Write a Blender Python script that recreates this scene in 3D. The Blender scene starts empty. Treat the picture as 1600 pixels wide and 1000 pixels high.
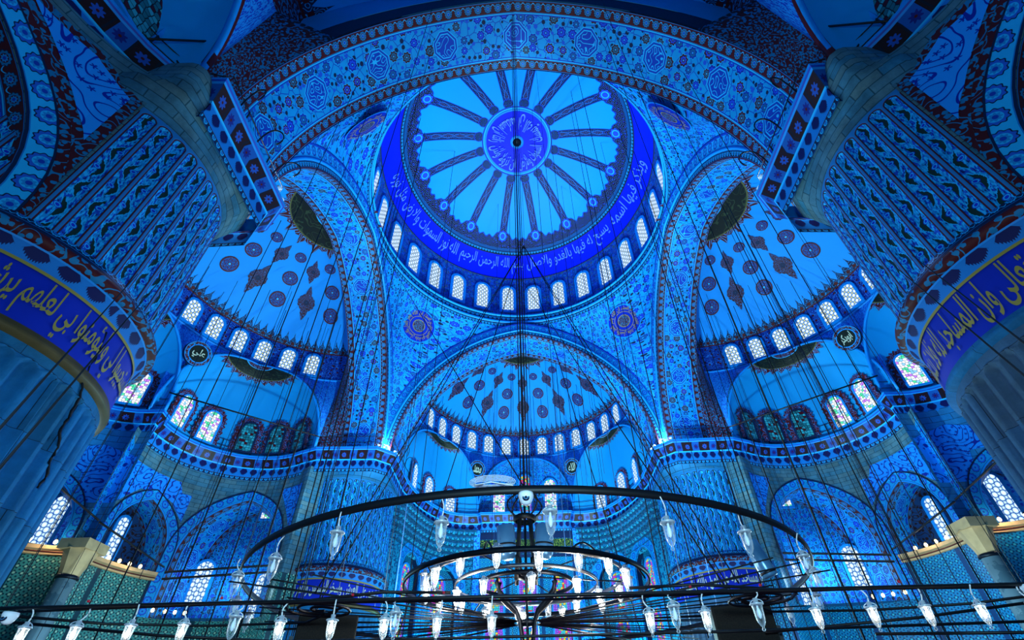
import bpy, bmesh, math, random
from math import sin, cos, pi, sqrt, atan2, hypot, acos, radians, degrees
from mathutils import Vector, Matrix
random.seed(7)
SC = bpy.context.scene
COL = SC.collection
EYE = 1.6            # camera height above the carpet; everything below is built relative to the eye, then lifted

# ------------------------------------------------------------------ shader helpers
NT = None
def _lin(c): return c / 12.92 if c <= .04045 else ((c + .055) / 1.055) ** 2.4
def hexc(h): return tuple(_lin(int(h[i:i + 2], 16) / 255) for i in (0, 2, 4)) + (1,)

class V:
    def __init__(s, o): s.o = o
    def __add__(a, b): return mth('ADD', a, b)
    def __radd__(a, b): return mth('ADD', b, a)
    def __sub__(a, b): return mth('SUBTRACT', a, b)
    def __rsub__(a, b): return mth('SUBTRACT', b, a)
    def __mul__(a, b): return mth('MULTIPLY', a, b)
    def __rmul__(a, b): return mth('MULTIPLY', b, a)
    def __truediv__(a, b): return mth('DIVIDE', a, b)

def put(sock, v):
    if isinstance(v, V): NT.links.new(v.o, sock)
    elif isinstance(v, tuple) and sock.type == 'VECTOR': sock.default_value = v[:3]
    else: sock.default_value = v

def mth(op, *a):
    n = NT.nodes.new('ShaderNodeMath'); n.operation = op
    for i, v in enumerate(a): put(n.inputs[i], v)
    return V(n.outputs[0])
def fract(a): return mth('FRACT', a)
def absv(a): return mth('ABSOLUTE', a)
def lt(a, b): return mth('LESS_THAN', a, b)
def gt(a, b): return mth('GREATER_THAN', a, b)
def mn(a, b): return mth('MINIMUM', a, b)
def mx(a, b): return mth('MAXIMUM', a, b)
def sn(a): return mth('SINE', a)
def cs(a): return mth('COSINE', a)
def hyp(a, b): return mth('SQRT', a * a + b * b)
def at2(a, b): return mth('ARCTAN2', a, b)
def near(x, c, w): return lt(absv(x - c), w)
def inv(a): return 1.0 - a

def mix(f, a, b):
    n = NT.nodes.new('ShaderNodeMix'); n.data_type = 'RGBA'
    put(n.inputs[0], f); put(n.inputs[6], a); put(n.inputs[7], b)
    return V(n.outputs[2])
def scalec(c, f):
    n = NT.nodes.new('ShaderNodeVectorMath'); n.operation = 'SCALE'
    put(n.inputs[0], c); put(n.inputs[3], f)
    return V(n.outputs[0])

def UV():
    n = NT.nodes.new('ShaderNodeTexCoord'); s = NT.nodes.new('ShaderNodeSeparateXYZ')
    NT.links.new(n.outputs['UV'], s.inputs[0])
    return V(s.outputs[0]), V(s.outputs[1])
def vec(u, v, w=0.0):
    n = NT.nodes.new('ShaderNodeCombineXYZ')
    put(n.inputs[0], u); put(n.inputs[1], v); put(n.inputs[2], w)
    return V(n.outputs[0])
def objvec():
    n = NT.nodes.new('ShaderNodeTexCoord'); return V(n.outputs['Object'])
def voro(p, scale, feat='F1', rnd=1.0):
    n = NT.nodes.new('ShaderNodeTexVoronoi'); n.voronoi_dimensions = '2D'; n.feature = feat
    put(n.inputs['Vector'], p); n.inputs['Scale'].default_value = scale; n.inputs['Randomness'].default_value = rnd
    if feat == 'DISTANCE_TO_EDGE': return V(n.outputs['Distance'])
    return V(n.outputs['Distance']), V(n.outputs['Color']), V(n.outputs['Position'])
def noise(p, scale, detail=2.0, rough=.5, dim='3D'):
    n = NT.nodes.new('ShaderNodeTexNoise'); n.noise_dimensions = dim
    put(n.inputs['Vector'], p); n.inputs['Scale'].default_value = scale; n.inputs['Detail'].default_value = detail
    n.inputs['Roughness'].default_value = rough
    return V(n.outputs[0])
def sep(c):
    s = NT.nodes.new('ShaderNodeSeparateXYZ'); put(s.inputs[0], c)
    return V(s.outputs[0]), V(s.outputs[1]), V(s.outputs[2])
def brick(p, bw, bh, mortar, c1, c2, cm):
    n = NT.nodes.new('ShaderNodeTexBrick')
    put(n.inputs['Vector'], p); n.inputs['Color1'].default_value = c1; n.inputs['Color2'].default_value = c2
    n.inputs['Mortar'].default_value = cm; n.inputs['Scale'].default_value = 1
    n.inputs['Mortar Size'].default_value = mortar; n.inputs['Brick Width'].default_value = bw; n.inputs['Row Height'].default_value = bh
    return V(n.outputs[0])

MATS = {}
def mat(name, fn=None, rough=.6, metal=0.0, emis=None, estr=1.0, bump=None):
    global NT
    m = bpy.data.materials.new(name); m.use_nodes = True; NT = m.node_tree
    NT.nodes.clear()
    out = NT.nodes.new('ShaderNodeOutputMaterial'); b = NT.nodes.new('ShaderNodeBsdfPrincipled')
    NT.links.new(b.outputs[0], out.inputs[0])
    b.inputs['Roughness'].default_value = rough; b.inputs['Metallic'].default_value = metal
    if 'Specular IOR Level' in b.inputs and metal == 0: b.inputs['Specular IOR Level'].default_value = .25
    c = fn() if fn else None
    if isinstance(c, tuple) and len(c) == 2:      # colour, emission colour
        put(b.inputs['Base Color'], c[0]); put(b.inputs['Emission Color'], c[1]); b.inputs['Emission Strength'].default_value = estr
    elif c is not None: put(b.inputs['Base Color'], c)
    if bump:
        h = bump(); bn = NT.nodes.new('ShaderNodeBump'); bn.inputs['Strength'].default_value = .6; bn.inputs['Distance'].default_value = .05
        put(bn.inputs['Height'], h); NT.links.new(bn.outputs[0], b.inputs['Normal'])
    MATS[name] = m
    return m

# palette of the painted plaster and tiles
PL = hexc('008CD2'); LT = hexc('1CB0F0'); BL = hexc('063AAC'); NV = hexc('021C44'); RD = hexc('4A0B14')
TE = hexc('0A72A8'); GN = hexc('022C2C'); GO = hexc('9C8A40'); DK = hexc('040A16'); ST = hexc('1A6098'); SG = hexc('4E6A78')
SKY = hexc('0092EC'); CAL = hexc('0018E0'); CALD = hexc('0024AA')

def p_border(u, v, w, ground=RD, disc=TE):
    p = w * 1.02
    cu = fract(u / p) - .5; cv = v / w - .5
    d = hyp(cu, cv); a = at2(cv, cu)
    scr = near(cv, sn(u * (2 * pi / p) + 1.57) * .30, .035)
    c = mix(scr, ground, LT)
    c = mix(lt(d, cs(a * 10.0) * .03 + .37), c, NV)
    c = mix(lt(d, cs(a * 10.0) * .03 + .325), c, disc)
    c = mix(lt(d, .22), c, ground)
    c = mix(lt(d, cs(a * 8.0) * .03 + .165), c, hexc('1488D0'))
    c = mix(lt(d, .085), c, BL)
    c = mix(gt(absv(cv), .44), c, hexc('0A74C4'))
    return mix(gt(absv(cv), .475), c, NV)

def p_floral(u, v, s, base=PL, red=.42):
    P = vec(u, v)
    e = voro(P, 1 / (s * .62), 'DISTANCE_TO_EDGE')
    c = mix(lt(e, .035), base, BL)
    d2, c2, _ = voro(vec(u + 5.3, v + 1.7), 2.1 / s)
    r2, g2, b2 = sep(c2)
    c = mix(lt(d2, r2 * .16 + .16), c, mix(gt(g2, .55), NV, hexc('1450C8')))
    d, col, pos = voro(P, 1 / s, 'F1', .75)
    px, py, _ = sep(pos)
    a = at2(v - py, u - px)
    r, g, b = sep(col)
    pet = d + cs(a * 8.0) * .035
    big = b * .10 + .25
    main = mix(lt(r, red), hexc('04209C'), hexc('400A16'))
    c = mix(lt(pet, big + .03), c, LT)
    c = mix(lt(pet, big), c, main)
    c = mix(lt(pet, big * .66), c, mix(gt(g, .5), hexc('08648C'), hexc('0E4CD8')))
    c = mix(lt(pet, big * .36), c, main)
    return mix(lt(d, .05), c, LT)

def p_vine(u, v, s, base=PL, ink=BL):
    P = vec(u, v)
    n = noise(P, .55 / s, 1.0, .4)
    k = absv(fract(n * 7.0) - .5)
    c = mix(lt(k, .085), base, ink)
    d, col, _ = voro(P, 1.5 / s)
    r, g, b = sep(col)
    n2 = noise(P, 4.0 / s, 1.0)
    return mix(lt(d + n2 * .3, r * .2 + .32), c, ink)

def p_script(u, v, s, base, ink):
    n = noise(vec(u, v * .8), 1.1 / s, 1.5, .4)
    k = absv(fract(n * 6.0) - .5)
    return mix(lt(k, .075), base, ink)

def wear(c, k=.18):
    n = noise(objvec(), .35, 4.0, .6)
    return scalec(c, n * (2 * k) + (1 - k))

def p_soffit(W, s=.74, red=.42, step=3.92, plain=None):
    u, v = UV()
    bw = W * .165
    c = p_floral(u, v, s, PL, red)
    cu = (fract(u / step + .008) - .5) * step; cv = v - W / 2
    o = mx(mx(absv(cu), absv(cv)), (absv(cu) + absv(cv)) * .74)
    kn = absv(fract(noise(vec(u, v), 2.6, 0.0) * 5.0) - .5)
    c = mix(lt(o, .68), c, LT)
    c = mix(lt(o, .64), c, BL)
    c = mix(near(o, .53, .025), c, LT)
    c = mix(lt(o, .47) * lt(kn, .11), c, LT)
    c = mix(lt(absv(cv), W * .5 - bw - .10), mix(lt(absv(cv), W * .5 - bw - .05), LT, BL), c)
    b1 = p_border(u, v, bw); b2 = p_border(u + .3, v - (W - bw), bw)
    c = mix(lt(v, bw), c, b1)
    c = mix(gt(v, W - bw), c, b2)
    return wear(c)

def p_lattice(u, v, s):
    # white glass cells in dark leading, small yellow ones between
    q = 1.0 / s
    r1 = hyp(fract(u * q) - .5, fract(v * q * .75) - .5)
    r2 = hyp(fract(u * q + .5) - .5, fract(v * q * .75 + .5) - .5)
    d = mn(r1, r2)
    lead = near(d, .33, .05)
    return d, lead

def glass_white(tint, yellow=True):
    u, v = UV()
    d, lead = p_lattice(u, v, .40)
    c = mix(lt(d, .16), tint, hexc('F4FBFF'))
    if yellow: c = mix(gt(d, .40), c, hexc('D8D23A'))
    c = mix(lead, c, hexc('2A5FB0'))
    return (hexc('08142A'), c)

def glass_colour(sat=1.0, pale=False):
    u, v = UV()
    d, col, pos = voro(vec(u, v), 5.5, 'F1', .5)
    e = voro(vec(u, v), 5.5, 'DISTANCE_TO_EDGE', .5)
    r, g, b = sep(col)
    if pale:
        c = mix(gt(r, .30), hexc('8AD0FF'), hexc('F2FAFF'))
        c = mix(gt(g, .82), c, hexc('C07AF0')); c = mix(gt(b, .86), c, hexc('50E0A0'))
    else:
        c = mix(gt(r, .38), hexc('2E6BFF'), hexc('F0E020'))
        c = mix(gt(g, .60), c, hexc('D83ACB')); c = mix(gt(b, .66), c, hexc('40D8E8')); c = mix(gt(r * g, .52), c, hexc('F03838'))
        c = mix(gt(absv(u), .44), c, hexc('9A60FF'))
    c = mix(lt(e, .06), c, hexc('10204A'))
    return (hexc('06122A'), c)

mat('plaster', lambda: wear(SKY, .10), .7)
mat('plaster_soft', lambda: wear(PL, .14), .7)
mat('light_line', lambda: hexc('0A88E0'), .5)
mat('blue_line', lambda: BL, .5)
mat('navy_line', lambda: NV, .6)
mat('red_line', lambda: RD, .6)
mat('gold', lambda: GO, .45)
mat('gilt_brown', lambda: scalec(hexc('5A4A2A'), noise(objvec(), 3.0, 3.0) * .9 + .4), .5)
mat('gold_pale', lambda: hexc('B9C3B0'), .5)
mat('script_pale', lambda: hexc('5C86E0'), .5)
mat('script_blue', lambda: hexc('3F66F0'), .5)
mat('cal_blue', lambda: wear(CAL, .12), .55)
mat('cal_deep', lambda: wear(CALD, .25), .55)
mat('black_board', lambda: hexc('071612'), .5)

def f_stone(c1, c2, cm, bw=1.1, bh=.42, k=.45, m=.016):
    def f():
        u, v = UV()
        c = brick(vec(u, v), bw, bh, m, c1, c2, cm)
        n = noise(vec(u, v), .9, 5.0, .65)
        n2 = noise(vec(u * 1.0, v * .35), 2.6, 3.0, .6)
        return scalec(c, n * k * 2 * (n2 + .5) + (1 - k))
    return f
def stone_bump():
    u, v = UV()
    return noise(vec(u, v), 5.0, 5.0, .7)
mat('stone', f_stone(hexc('0E78B8'), hexc('2C7098'), hexc('083A5C')), .8, bump=stone_bump)
mat('stone_warm', f_stone(hexc('2A6A88'), hexc('4E6E78'), hexc('1E4454'), .8, .30, .9), .8, bump=stone_bump)
mat('stone_grey', f_stone(hexc('0A68A4'), hexc('14608C'), hexc('042840'), 1.6, 1.3, .75, .006), .8, bump=stone_bump)
mat('stone_dark', f_stone(hexc('305C84'), hexc('3E566E'), hexc('101E30'), 1.6, 1.3, .7, .006), .8, bump=stone_bump)
mat('marble', lambda: scalec(mix(gt(noise(objvec(), 1.3, 5.0, .7), .55), hexc('546C78'), hexc('3A5664')), noise(objvec(), .8, 4.0) * .8 + .5), .5)
mat('cream', lambda: scalec(hexc('D0A878'), noise(objvec(), 2.0, 4.0) * .7 + .5), .6)

mat('soffit', lambda: p_soffit(3.15), .6)
mat('soffit_fine', lambda: p_soffit(3.15, .66, .45), .6)
mat('soffit_aisle', lambda: p_soffit(3.4, .8, .30, 2.6), .6)
def f_border(w, ground=RD, disc=TE):
    def f():
        u, v = UV(); return wear(p_border(u, v, w, ground, disc), .15)
    return f
mat('border_red', f_border(.55), .6)
mat('border_blue', f_border(.6, PL, hexc('1555D0')), .6)
mat('border_navy', f_border(.42, NV, PL), .6)
mat('border_small', f_border(.3, NV, LT), .6)
mat('border_leaf', f_border(.72, LT, hexc('1B5AC8')), .6)
def f_vine(s, base=PL, ink=BL):
    def f():
        u, v = UV(); return wear(p_vine(u, v, s, base, ink), .15)
    return f
mat('vine', f_vine(.5), .6)
mat('vine_fine', f_vine(.32, hexc('1C92EE'), hexc('123CC0')), .6)
def f_arab(s_, base, ink):
    def f():
        u, v = UV()
        k = absv(fract(noise(vec(u, v), .5 / s_, .6, .4) * 8.0) - .5)
        c = mix(lt(k, .085), base, ink)
        d, col, pos = voro(vec(u, v), 1.7 / s_); px, py, _ = sep(pos); r, g, b_ = sep(col)
        q = at2(v - py, u - px)
        c = mix(lt(d, cs(q * 5.0) * .10 + .19) * gt(g, .25), c, ink)
        return c
    return f
mat('vine_pale', f_arab(.62, hexc('1C98F8'), hexc('0422A0')), .6)
mat('vine_dark', f_vine(.45, hexc('06386C'), hexc('1A0A18')), .7)  # vine of the deep arch, recess shade put into its colours
mat('vine_red', f_vine(.35, RD, TE), .6)
mat('vine_teal', f_vine(.4, hexc('0C84AC'), hexc('063468')), .6)
def f_floral(s, base=PL, red=.4):
    def f():
        u, v = UV(); return wear(p_floral(u, v, s, base, red), .15)
    return f
mat('floral', f_floral(.55), .6)
mat('floral_blue', f_floral(.42, PL, .12), .6)
mat('floral_pend', f_floral(.62, PL, 0.0), .6)
mat('floral_drum', f_floral(.40, hexc('123C9C'), .5), .6)

def f_dome():
    u, r = UV()
    ru = (fract(u) - .5) * (r * (2 * pi / 16)); au = absv(ru)
    c = wear(SKY, .08)
    P = vec(ru * 1.0, r)
    d, col, pos = voro(P, 2.9, 'F1', .6); e = voro(P, 2.9, 'DISTANCE_TO_EDGE', .6)
    orn = mix(gt(r, 4.5), hexc('010A2C'), hexc('1E040C')); orn = mix(near(e, .15, .024), orn, hexc('1478D8')); orn = mix(lt(d, .13), orn, hexc('0A3CD0'))
    zig = absv(fract(r / 1.05) - .5)
    sp = mix(lt(absv(au - .04 - zig * .30), .020), mix(lt(au, .05 + zig * .30), hexc('02123E'), hexc('2A0612')), hexc('1470D0'))
    sp = mix(lt(voro(P, 7.0, 'DISTANCE_TO_EDGE', .6), .06), sp, hexc('1468C8'))
    sp = mix(gt(au, .25), sp, NV)
    c = mix(lt(au, .37), c, BL)
    c = mix(lt(au, .31), c, sp)
    # bulbs beside the central disc
    inn = hyp(ru, r - 3.55)
    c = mix(lt(inn, .46), c, BL); c = mix(lt(inn, .38), c, orn)
    c = mix(lt(r, 3.25), c, BL)
    c = mix(lt(r, 3.12), c, LT)
    # the cusped rim
    bump = mx(0.0, 1.0 - au / 1.25)
    sca = cs(au * 9.0) * .09
    edge = 8.95 - bump * bump * 1.15 - sca
    c = mix(gt(r, edge - .10), c, BL)
    c = mix(gt(r, edge), c, orn)
    ros = hyp(ru, r - 8.75)
    a = at2(r - 8.75, ru)
    c = mix(lt(ros, cs(a * 8.0) * .04 + .50), c, NV)
    c = mix(lt(ros, cs(a * 8.0) * .04 + .44), c, hexc('1F46E0'))
    c = mix(near(ros, .27, .04), c, LT)
    c = mix(gt(r, 9.66), c, hexc('064A88'))
    return c
mat('dome_paint', f_dome, .6)

def f_roundel():          # uv centred, radius 1
    u, v = UV(); d = hyp(u, v); a = at2(v, u)
    c = hexc('0A3080')
    k = absv(fract(noise(vec(u, v), 2.3, 0.0) * 7.0) - .5)
    c = mix(lt(k, .08), c, hexc('1884D0'))
    pet = sn(a * 6.0) * .15
    c = mix(lt(absv(d - .55 - pet), .05), c, RD)
    c = mix(lt(d, .22), c, RD); c = mix(lt(d, .12), c, LT)
    return mix(gt(d, .84), c, RD)
mat('motif_round', f_roundel, .6)
def f_loz():
    u, v = UV(); d = hyp(u, v)
    k = absv(fract(noise(vec(u, v), 3.0, 0.0) * 7.0) - .5)
    c = mix(lt(k, .12), hexc('3A0C18'), hexc('1E64AC'))
    return mix(lt(d, .25), c, NV)
mat('motif_pointed', f_loz, .6)
def f_medal():            # u = angle in turns, v = radius in metres
    u, v = UV()
    x = v * cs(u * (2 * pi)); y = v * sn(u * (2 * pi))
    c = p_script(x, y, .9, hexc('081210'), hexc('2A3A26'))
    c2 = p_script(x, y, .5, RD, PL)
    c = mix(lt(v, 1.15), c, c2)
    c = mix(near(v, 1.15, .05), c, LT)
    c = mix(gt(v, 2.95), c, hexc('5A5A34'))
    k = absv(fract(noise(vec(x, y), 2.0, 0.0) * 6.0) - .5)
    return mix(gt(v, 3.05), c, mix(lt(k, .15), RD, hexc('3A7FC0')))
mat('semi_medal', f_medal, .6)
def f_semi():             # u metres along the drum, v metres up the shell
    u, v = UV()
    t = absv(fract(u / .62) - .5) * 2.0; t2 = absv(fract(u / .62 + .5) - .5) * 2.0
    h = inv(t) * .55 + .35 + mx(0.0, .25 - t) * 1.2
    c = wear(SKY, .08)
    n = absv(fract(noise(vec(u, v), 2.6, 0.0) * 7.0) - .5)
    o = mix(lt(n, .13), NV, PL); o = mix(lt(hyp(t * .3, v - .3), .14), o, RD)
    c = mix(lt(v, h + .07), c, NV)
    c = mix(lt(v, h), c, o)
    return mix(lt(v, .10), c, RD)
mat('semi_paint', f_semi, .65)
def f_semidrum():
    u, v = UV()
    n = absv(fract(noise(vec(u, v), 2.2, 1.0) * 7.0) - .5)
    c = mix(lt(n, .14), hexc('0E2C8C'), hexc('2A78D0'))
    d, col, pos = voro(vec(u, v), 2.4); r, g, b = sep(col)
    c = mix(lt(d, .22) * gt(r, .4), c, RD)
    c = mix(near(v, .12, .05), c, LT)
    return c
mat('semi_drum', f_semidrum, .6)
def f_fringe():           # red jagged surround of the lower windows
    u, v = UV()
    n = absv(fract(noise(vec(u, v), 3.0, 1.0) * 6.0) - .5)
    return mix(lt(n, .12), RD, hexc('2A68B0'))
mat('fringe', f_fringe, .6)
def f_exedra():
    return wear(PL, .12)
mat('exedra_paint', f_exedra, .7)

NFL = 44
def f_flute(ztop, base, stripe):
    def f():
        u, z = UV(); W = .457
        x = (fract(u) - .5) * W
        y = mx(0.0, z - (ztop - .24))
        d = hyp(x, y)
        # leaf painting inside the channel
        cell = mth('FLOOR', u)
        zz = z + cell * .2875
        ph = fract(zz / 1.75)
        n1 = noise(vec(x * 3.0, zz, cell), 3.0, 2.0); n2 = noise(vec(x * 4.0, zz + 9.0, cell), 6.0, 2.0)
        sw = absv(fract(x * 5.0 + sn(zz * 5.5 + cell) * .35 + n1 * 2.2) - .5)
        c = mix(gt(sw, .27), PL, hexc('0A48C0'))
        c = mix(gt(n2, .54), c, LT); c = mix(lt(n2, .38), c, hexc('041C6A'))
        jag = (n2 - .5) * .10
        for p0, sg in ((.02, 1.0), (.52, -1.0)):
            t = mn(1.0, mx(0.0, (ph - p0) / .44))
            prof_ = sn(t * pi) * .066
            xc = (sn(t * pi * 1.15) * .085 - .05) * sg
            c = mix(lt(absv(x + jag - xc - .035 * sg), prof_ * .75), c, LT)
            c = mix(lt(absv(x + jag - xc), prof_), c, GN)
            fl = hyp(x + .075 * sg + jag * .3, (ph - p0 - .24) * 1.75)
            c = mix(lt(fl, .085), c, hexc('0A2CC0')); c = mix(near(fl, .055, .012), c, LT)
        c = mix(gt(d, .160), c, NV)
        c = mix(gt(d, .172), c, stripe)
        c = mix(gt(d, .195), c, base)
        return wear(c, .12)
    return f
mat('flute_paint_near', f_flute(14.9, hexc('1C72B4'), hexc('4E0C14')), .65)
mat('flute_paint_far', f_flute(15.7, hexc('1C7CC0'), hexc('0A2038')), .65)
def f_tileband():         # bracket tiles under the cornice lip: v = 0 bottom .. 1 lip
    u, v = UV()
    k = fract(u / 1.3)
    dark = lt(k, .58)
    cu = (fract(u / .65) - .5) * 1.5; cv = (v - .5) * 1.6
    d = hyp(cu, cv); a = at2(cv, cu)
    c = mix(dark, hexc('0C50A4'), hexc('220A12'))
    c = mix(lt(d, cs(a * 8.0) * .08 + .36), c, mix(dark, hexc('10207A'), hexc('1B4AA8')))
    c = mix(lt(d, .10), c, RD)
    c = mix(gt(absv(cu), .69), c, hexc('0A1226'))
    c = mix(lt(v, .08), c, LT)
    return c
mat('tile_band', f_tileband, .45)
def f_palmette():         # v metres upward, hanging feathered palmettes
    u, v = UV()
    x = (fract(u / .62) - .5) * .62; ax = absv(x)
    fray = absv(fract(x * 22.0) - .5) * .22
    low = .16 + ax * ax * 5.0 + fray
    c = mix(gt(v, low) * lt(ax, .27 - mx(0.0, v - .45) * .5), hexc('0A74C8'), hexc('030C50'))
    return mix(lt(v, .05), c, hexc('2A0810'))
mat('palmettes', f_palmette, .6)
def f_iznik(c0, c1, c2):
    def f():
        u, v = UV()
        cu = fract(u / .34) - .5; cv = fract(v / .34) - .5
        d = hyp(cu, cv); a = at2(cv, cu)
        c = mix(lt(d, cs(a * 4.0) * .10 + .34), c0, c1)
        c = mix(lt(d, cs(a * 8.0) * .04 + .17), c, c2)
        du = fract(u / .34 + .5) - .5; dv = fract(v / .34 + .5) - .5
        c = mix(lt(hyp(du, dv), .14), c, c1)
        col = gt(fract(u / 3.0), .9)
        c = mix(col, c, c1)
        n = noise(vec(u, v), .7, 2.0)
        return scalec(c, n * .8 + .6)
    return f
mat('tile_green', f_iznik(hexc('38807A'), hexc('06303E'), hexc('8CB8A0')), .4)
mat('tile_blue', f_iznik(hexc('2A86C8'), hexc('0A2F78'), hexc('5AB4E8')), .4)
mat('tile_teal', f_iznik(hexc('0C78A8'), hexc('053868'), hexc('2CA8C0')), .4)
def f_muq():
    u, v = UV()
    t = absv(fract(u / .55) - .5) * 2.0
    c = mix(lt(v, .10 + t * t * .34), hexc('0A6C9C'), hexc('1C98B8'))
    c = mix(near(v, .10 + t * t * .34, .035), c, hexc('041E3C'))
    c = mix(gt(v, .41), c, hexc('063A60'))  # dark strip on the undercut, recess shade put into the colour
    return wear(c, .3)
mat('muqarnas', f_muq, .6)
mat('panel', f_arab(.55, hexc('0E86EA'), hexc('04208C')), .6)
def f_greenpanel():
    u, v = UV()
    return p_script(u, v, .34, hexc('0C2A1C'), hexc('8A9A3A'))
mat('green_script', f_greenpanel, .5)

mat('glass_dome', lambda: glass_white(hexc('BFE6FF')), .2, estr=1.15)
mat('glass_blue', lambda: glass_colour(pale=True), .2, estr=1.25)
mat('glass_stained', lambda: glass_colour(), .2, estr=.95)
mat('glass_pale', lambda: glass_white(hexc('C8ECFF'), False), .2, estr=1.15)
def f_dim():
    u, v = UV(); d, col, pos = voro(vec(u, v), 5.0, 'F1', .4); e = voro(vec(u, v), 5.0, 'DISTANCE_TO_EDGE', .4)
    r, g, b = sep(col)
    c = mix(gt(r, .5), hexc('1F6C78'), hexc('35A0B0')); c = mix(gt(g, .8), c, RD)
    return mix(lt(e, .07), c, DK)
mat('glass_dim', f_dim, .3)
def f_amber():
    u, v = UV(); d, col, pos = voro(vec(u, v), 3.4, 'F1', .2); e = voro(vec(u, v), 3.4, 'DISTANCE_TO_EDGE', .2)
    r, g, b = sep(col)
    c = mix(gt(r, .5), hexc('5A2A14'), hexc('1E4A58')); c = mix(gt(g, .75), c, hexc('B8761C'))
    return mix(lt(e, .06), c, DK)
mat('glass_amber', f_amber, .3)

mat('iron', lambda: hexc('0E1622'), .45, .6)
mat('rail_black', lambda: hexc('070B14'), .5, .3)
mat('steel', lambda: hexc('8A8C8E'), .35, .9)
mat('cable', lambda: hexc('060D1A'), .7)
mat('cable_grey', lambda: hexc('14345C'), .7)
mat('cord_white', lambda: hexc('D8DEE8'), .6)
mat('collar_pale', lambda: hexc('B8C4D4'), .35, .3)
mat('cam_white', lambda: hexc('DDE4F4'), .35)
mat('cam_lens', lambda: hexc('0A1430'), .15)
mat('floodlight_metal', lambda: hexc('4C84B4'), .28, .35)
mat('speaker_black', lambda: hexc('0B0B0E'), .7)
mat('speaker_grille', lambda: mix(lt(noise(objvec(), 60.0, 0.0), .5), hexc('14110F'), hexc('06070A')), .8)
mat('carpet', lambda: mix(lt(noise(objvec(), 3.0, 3.0), .5), hexc('5A1220'), hexc('3A2A5A')), .95)
mat('flag_blue', lambda: hexc('0A1E8A'), .7)
mat('red_tag', lambda: hexc('B01030'), .5)

def glow(name, col, s):
    global NT
    m = bpy.data.materials.new(name); m.use_nodes = True; NT = m.node_tree; NT.nodes.clear()
    o = NT.nodes.new('ShaderNodeOutputMaterial'); e = NT.nodes.new('ShaderNodeEmission')
    e.inputs[0].default_value = col; e.inputs[1].default_value = s; NT.links.new(e.outputs[0], o.inputs[0]); MATS[name] = m
glow('bulb_lit', (1, .93, .80, 1), 14)
glow('bulb_warm', (1, .78, .36, 1), 5)
glow('uplight_face', (.75, .93, 1, 1), 14)
def lampglass():
    global NT
    m = bpy.data.materials.new('lamp_glass'); m.use_nodes = True; NT = m.node_tree; NT.nodes.clear()
    o = NT.nodes.new('ShaderNodeOutputMaterial'); t = NT.nodes.new('ShaderNodeBsdfTransparent'); g = NT.nodes.new('ShaderNodeBsdfGlossy'); d = NT.nodes.new('ShaderNodeBsdfDiffuse')
    t.inputs[0].default_value = (.92, .97, 1, 1); g.inputs['Roughness'].default_value = .25; g.inputs[0].default_value = (.9, .95, 1, 1); d.inputs[0].default_value = (.85, .93, 1, 1)
    f = NT.nodes.new('ShaderNodeLayerWeight'); f.inputs[0].default_value = .5
    x = NT.nodes.new('ShaderNodeMixShader'); y = NT.nodes.new('ShaderNodeMixShader'); y.inputs[0].default_value = .45
    NT.links.new(d.outputs[0], y.inputs[1]); NT.links.new(g.outputs[0], y.inputs[2])
    NT.links.new(f.outputs['Facing'], x.inputs[0]); NT.links.new(t.outputs[0], x.inputs[1]); NT.links.new(y.outputs[0], x.inputs[2])  # white diffuse rim stands in for bright edge reflections
    NT.links.new(x.outputs[0], o.inputs[0]); MATS['lamp_glass'] = m
lampglass()

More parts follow.
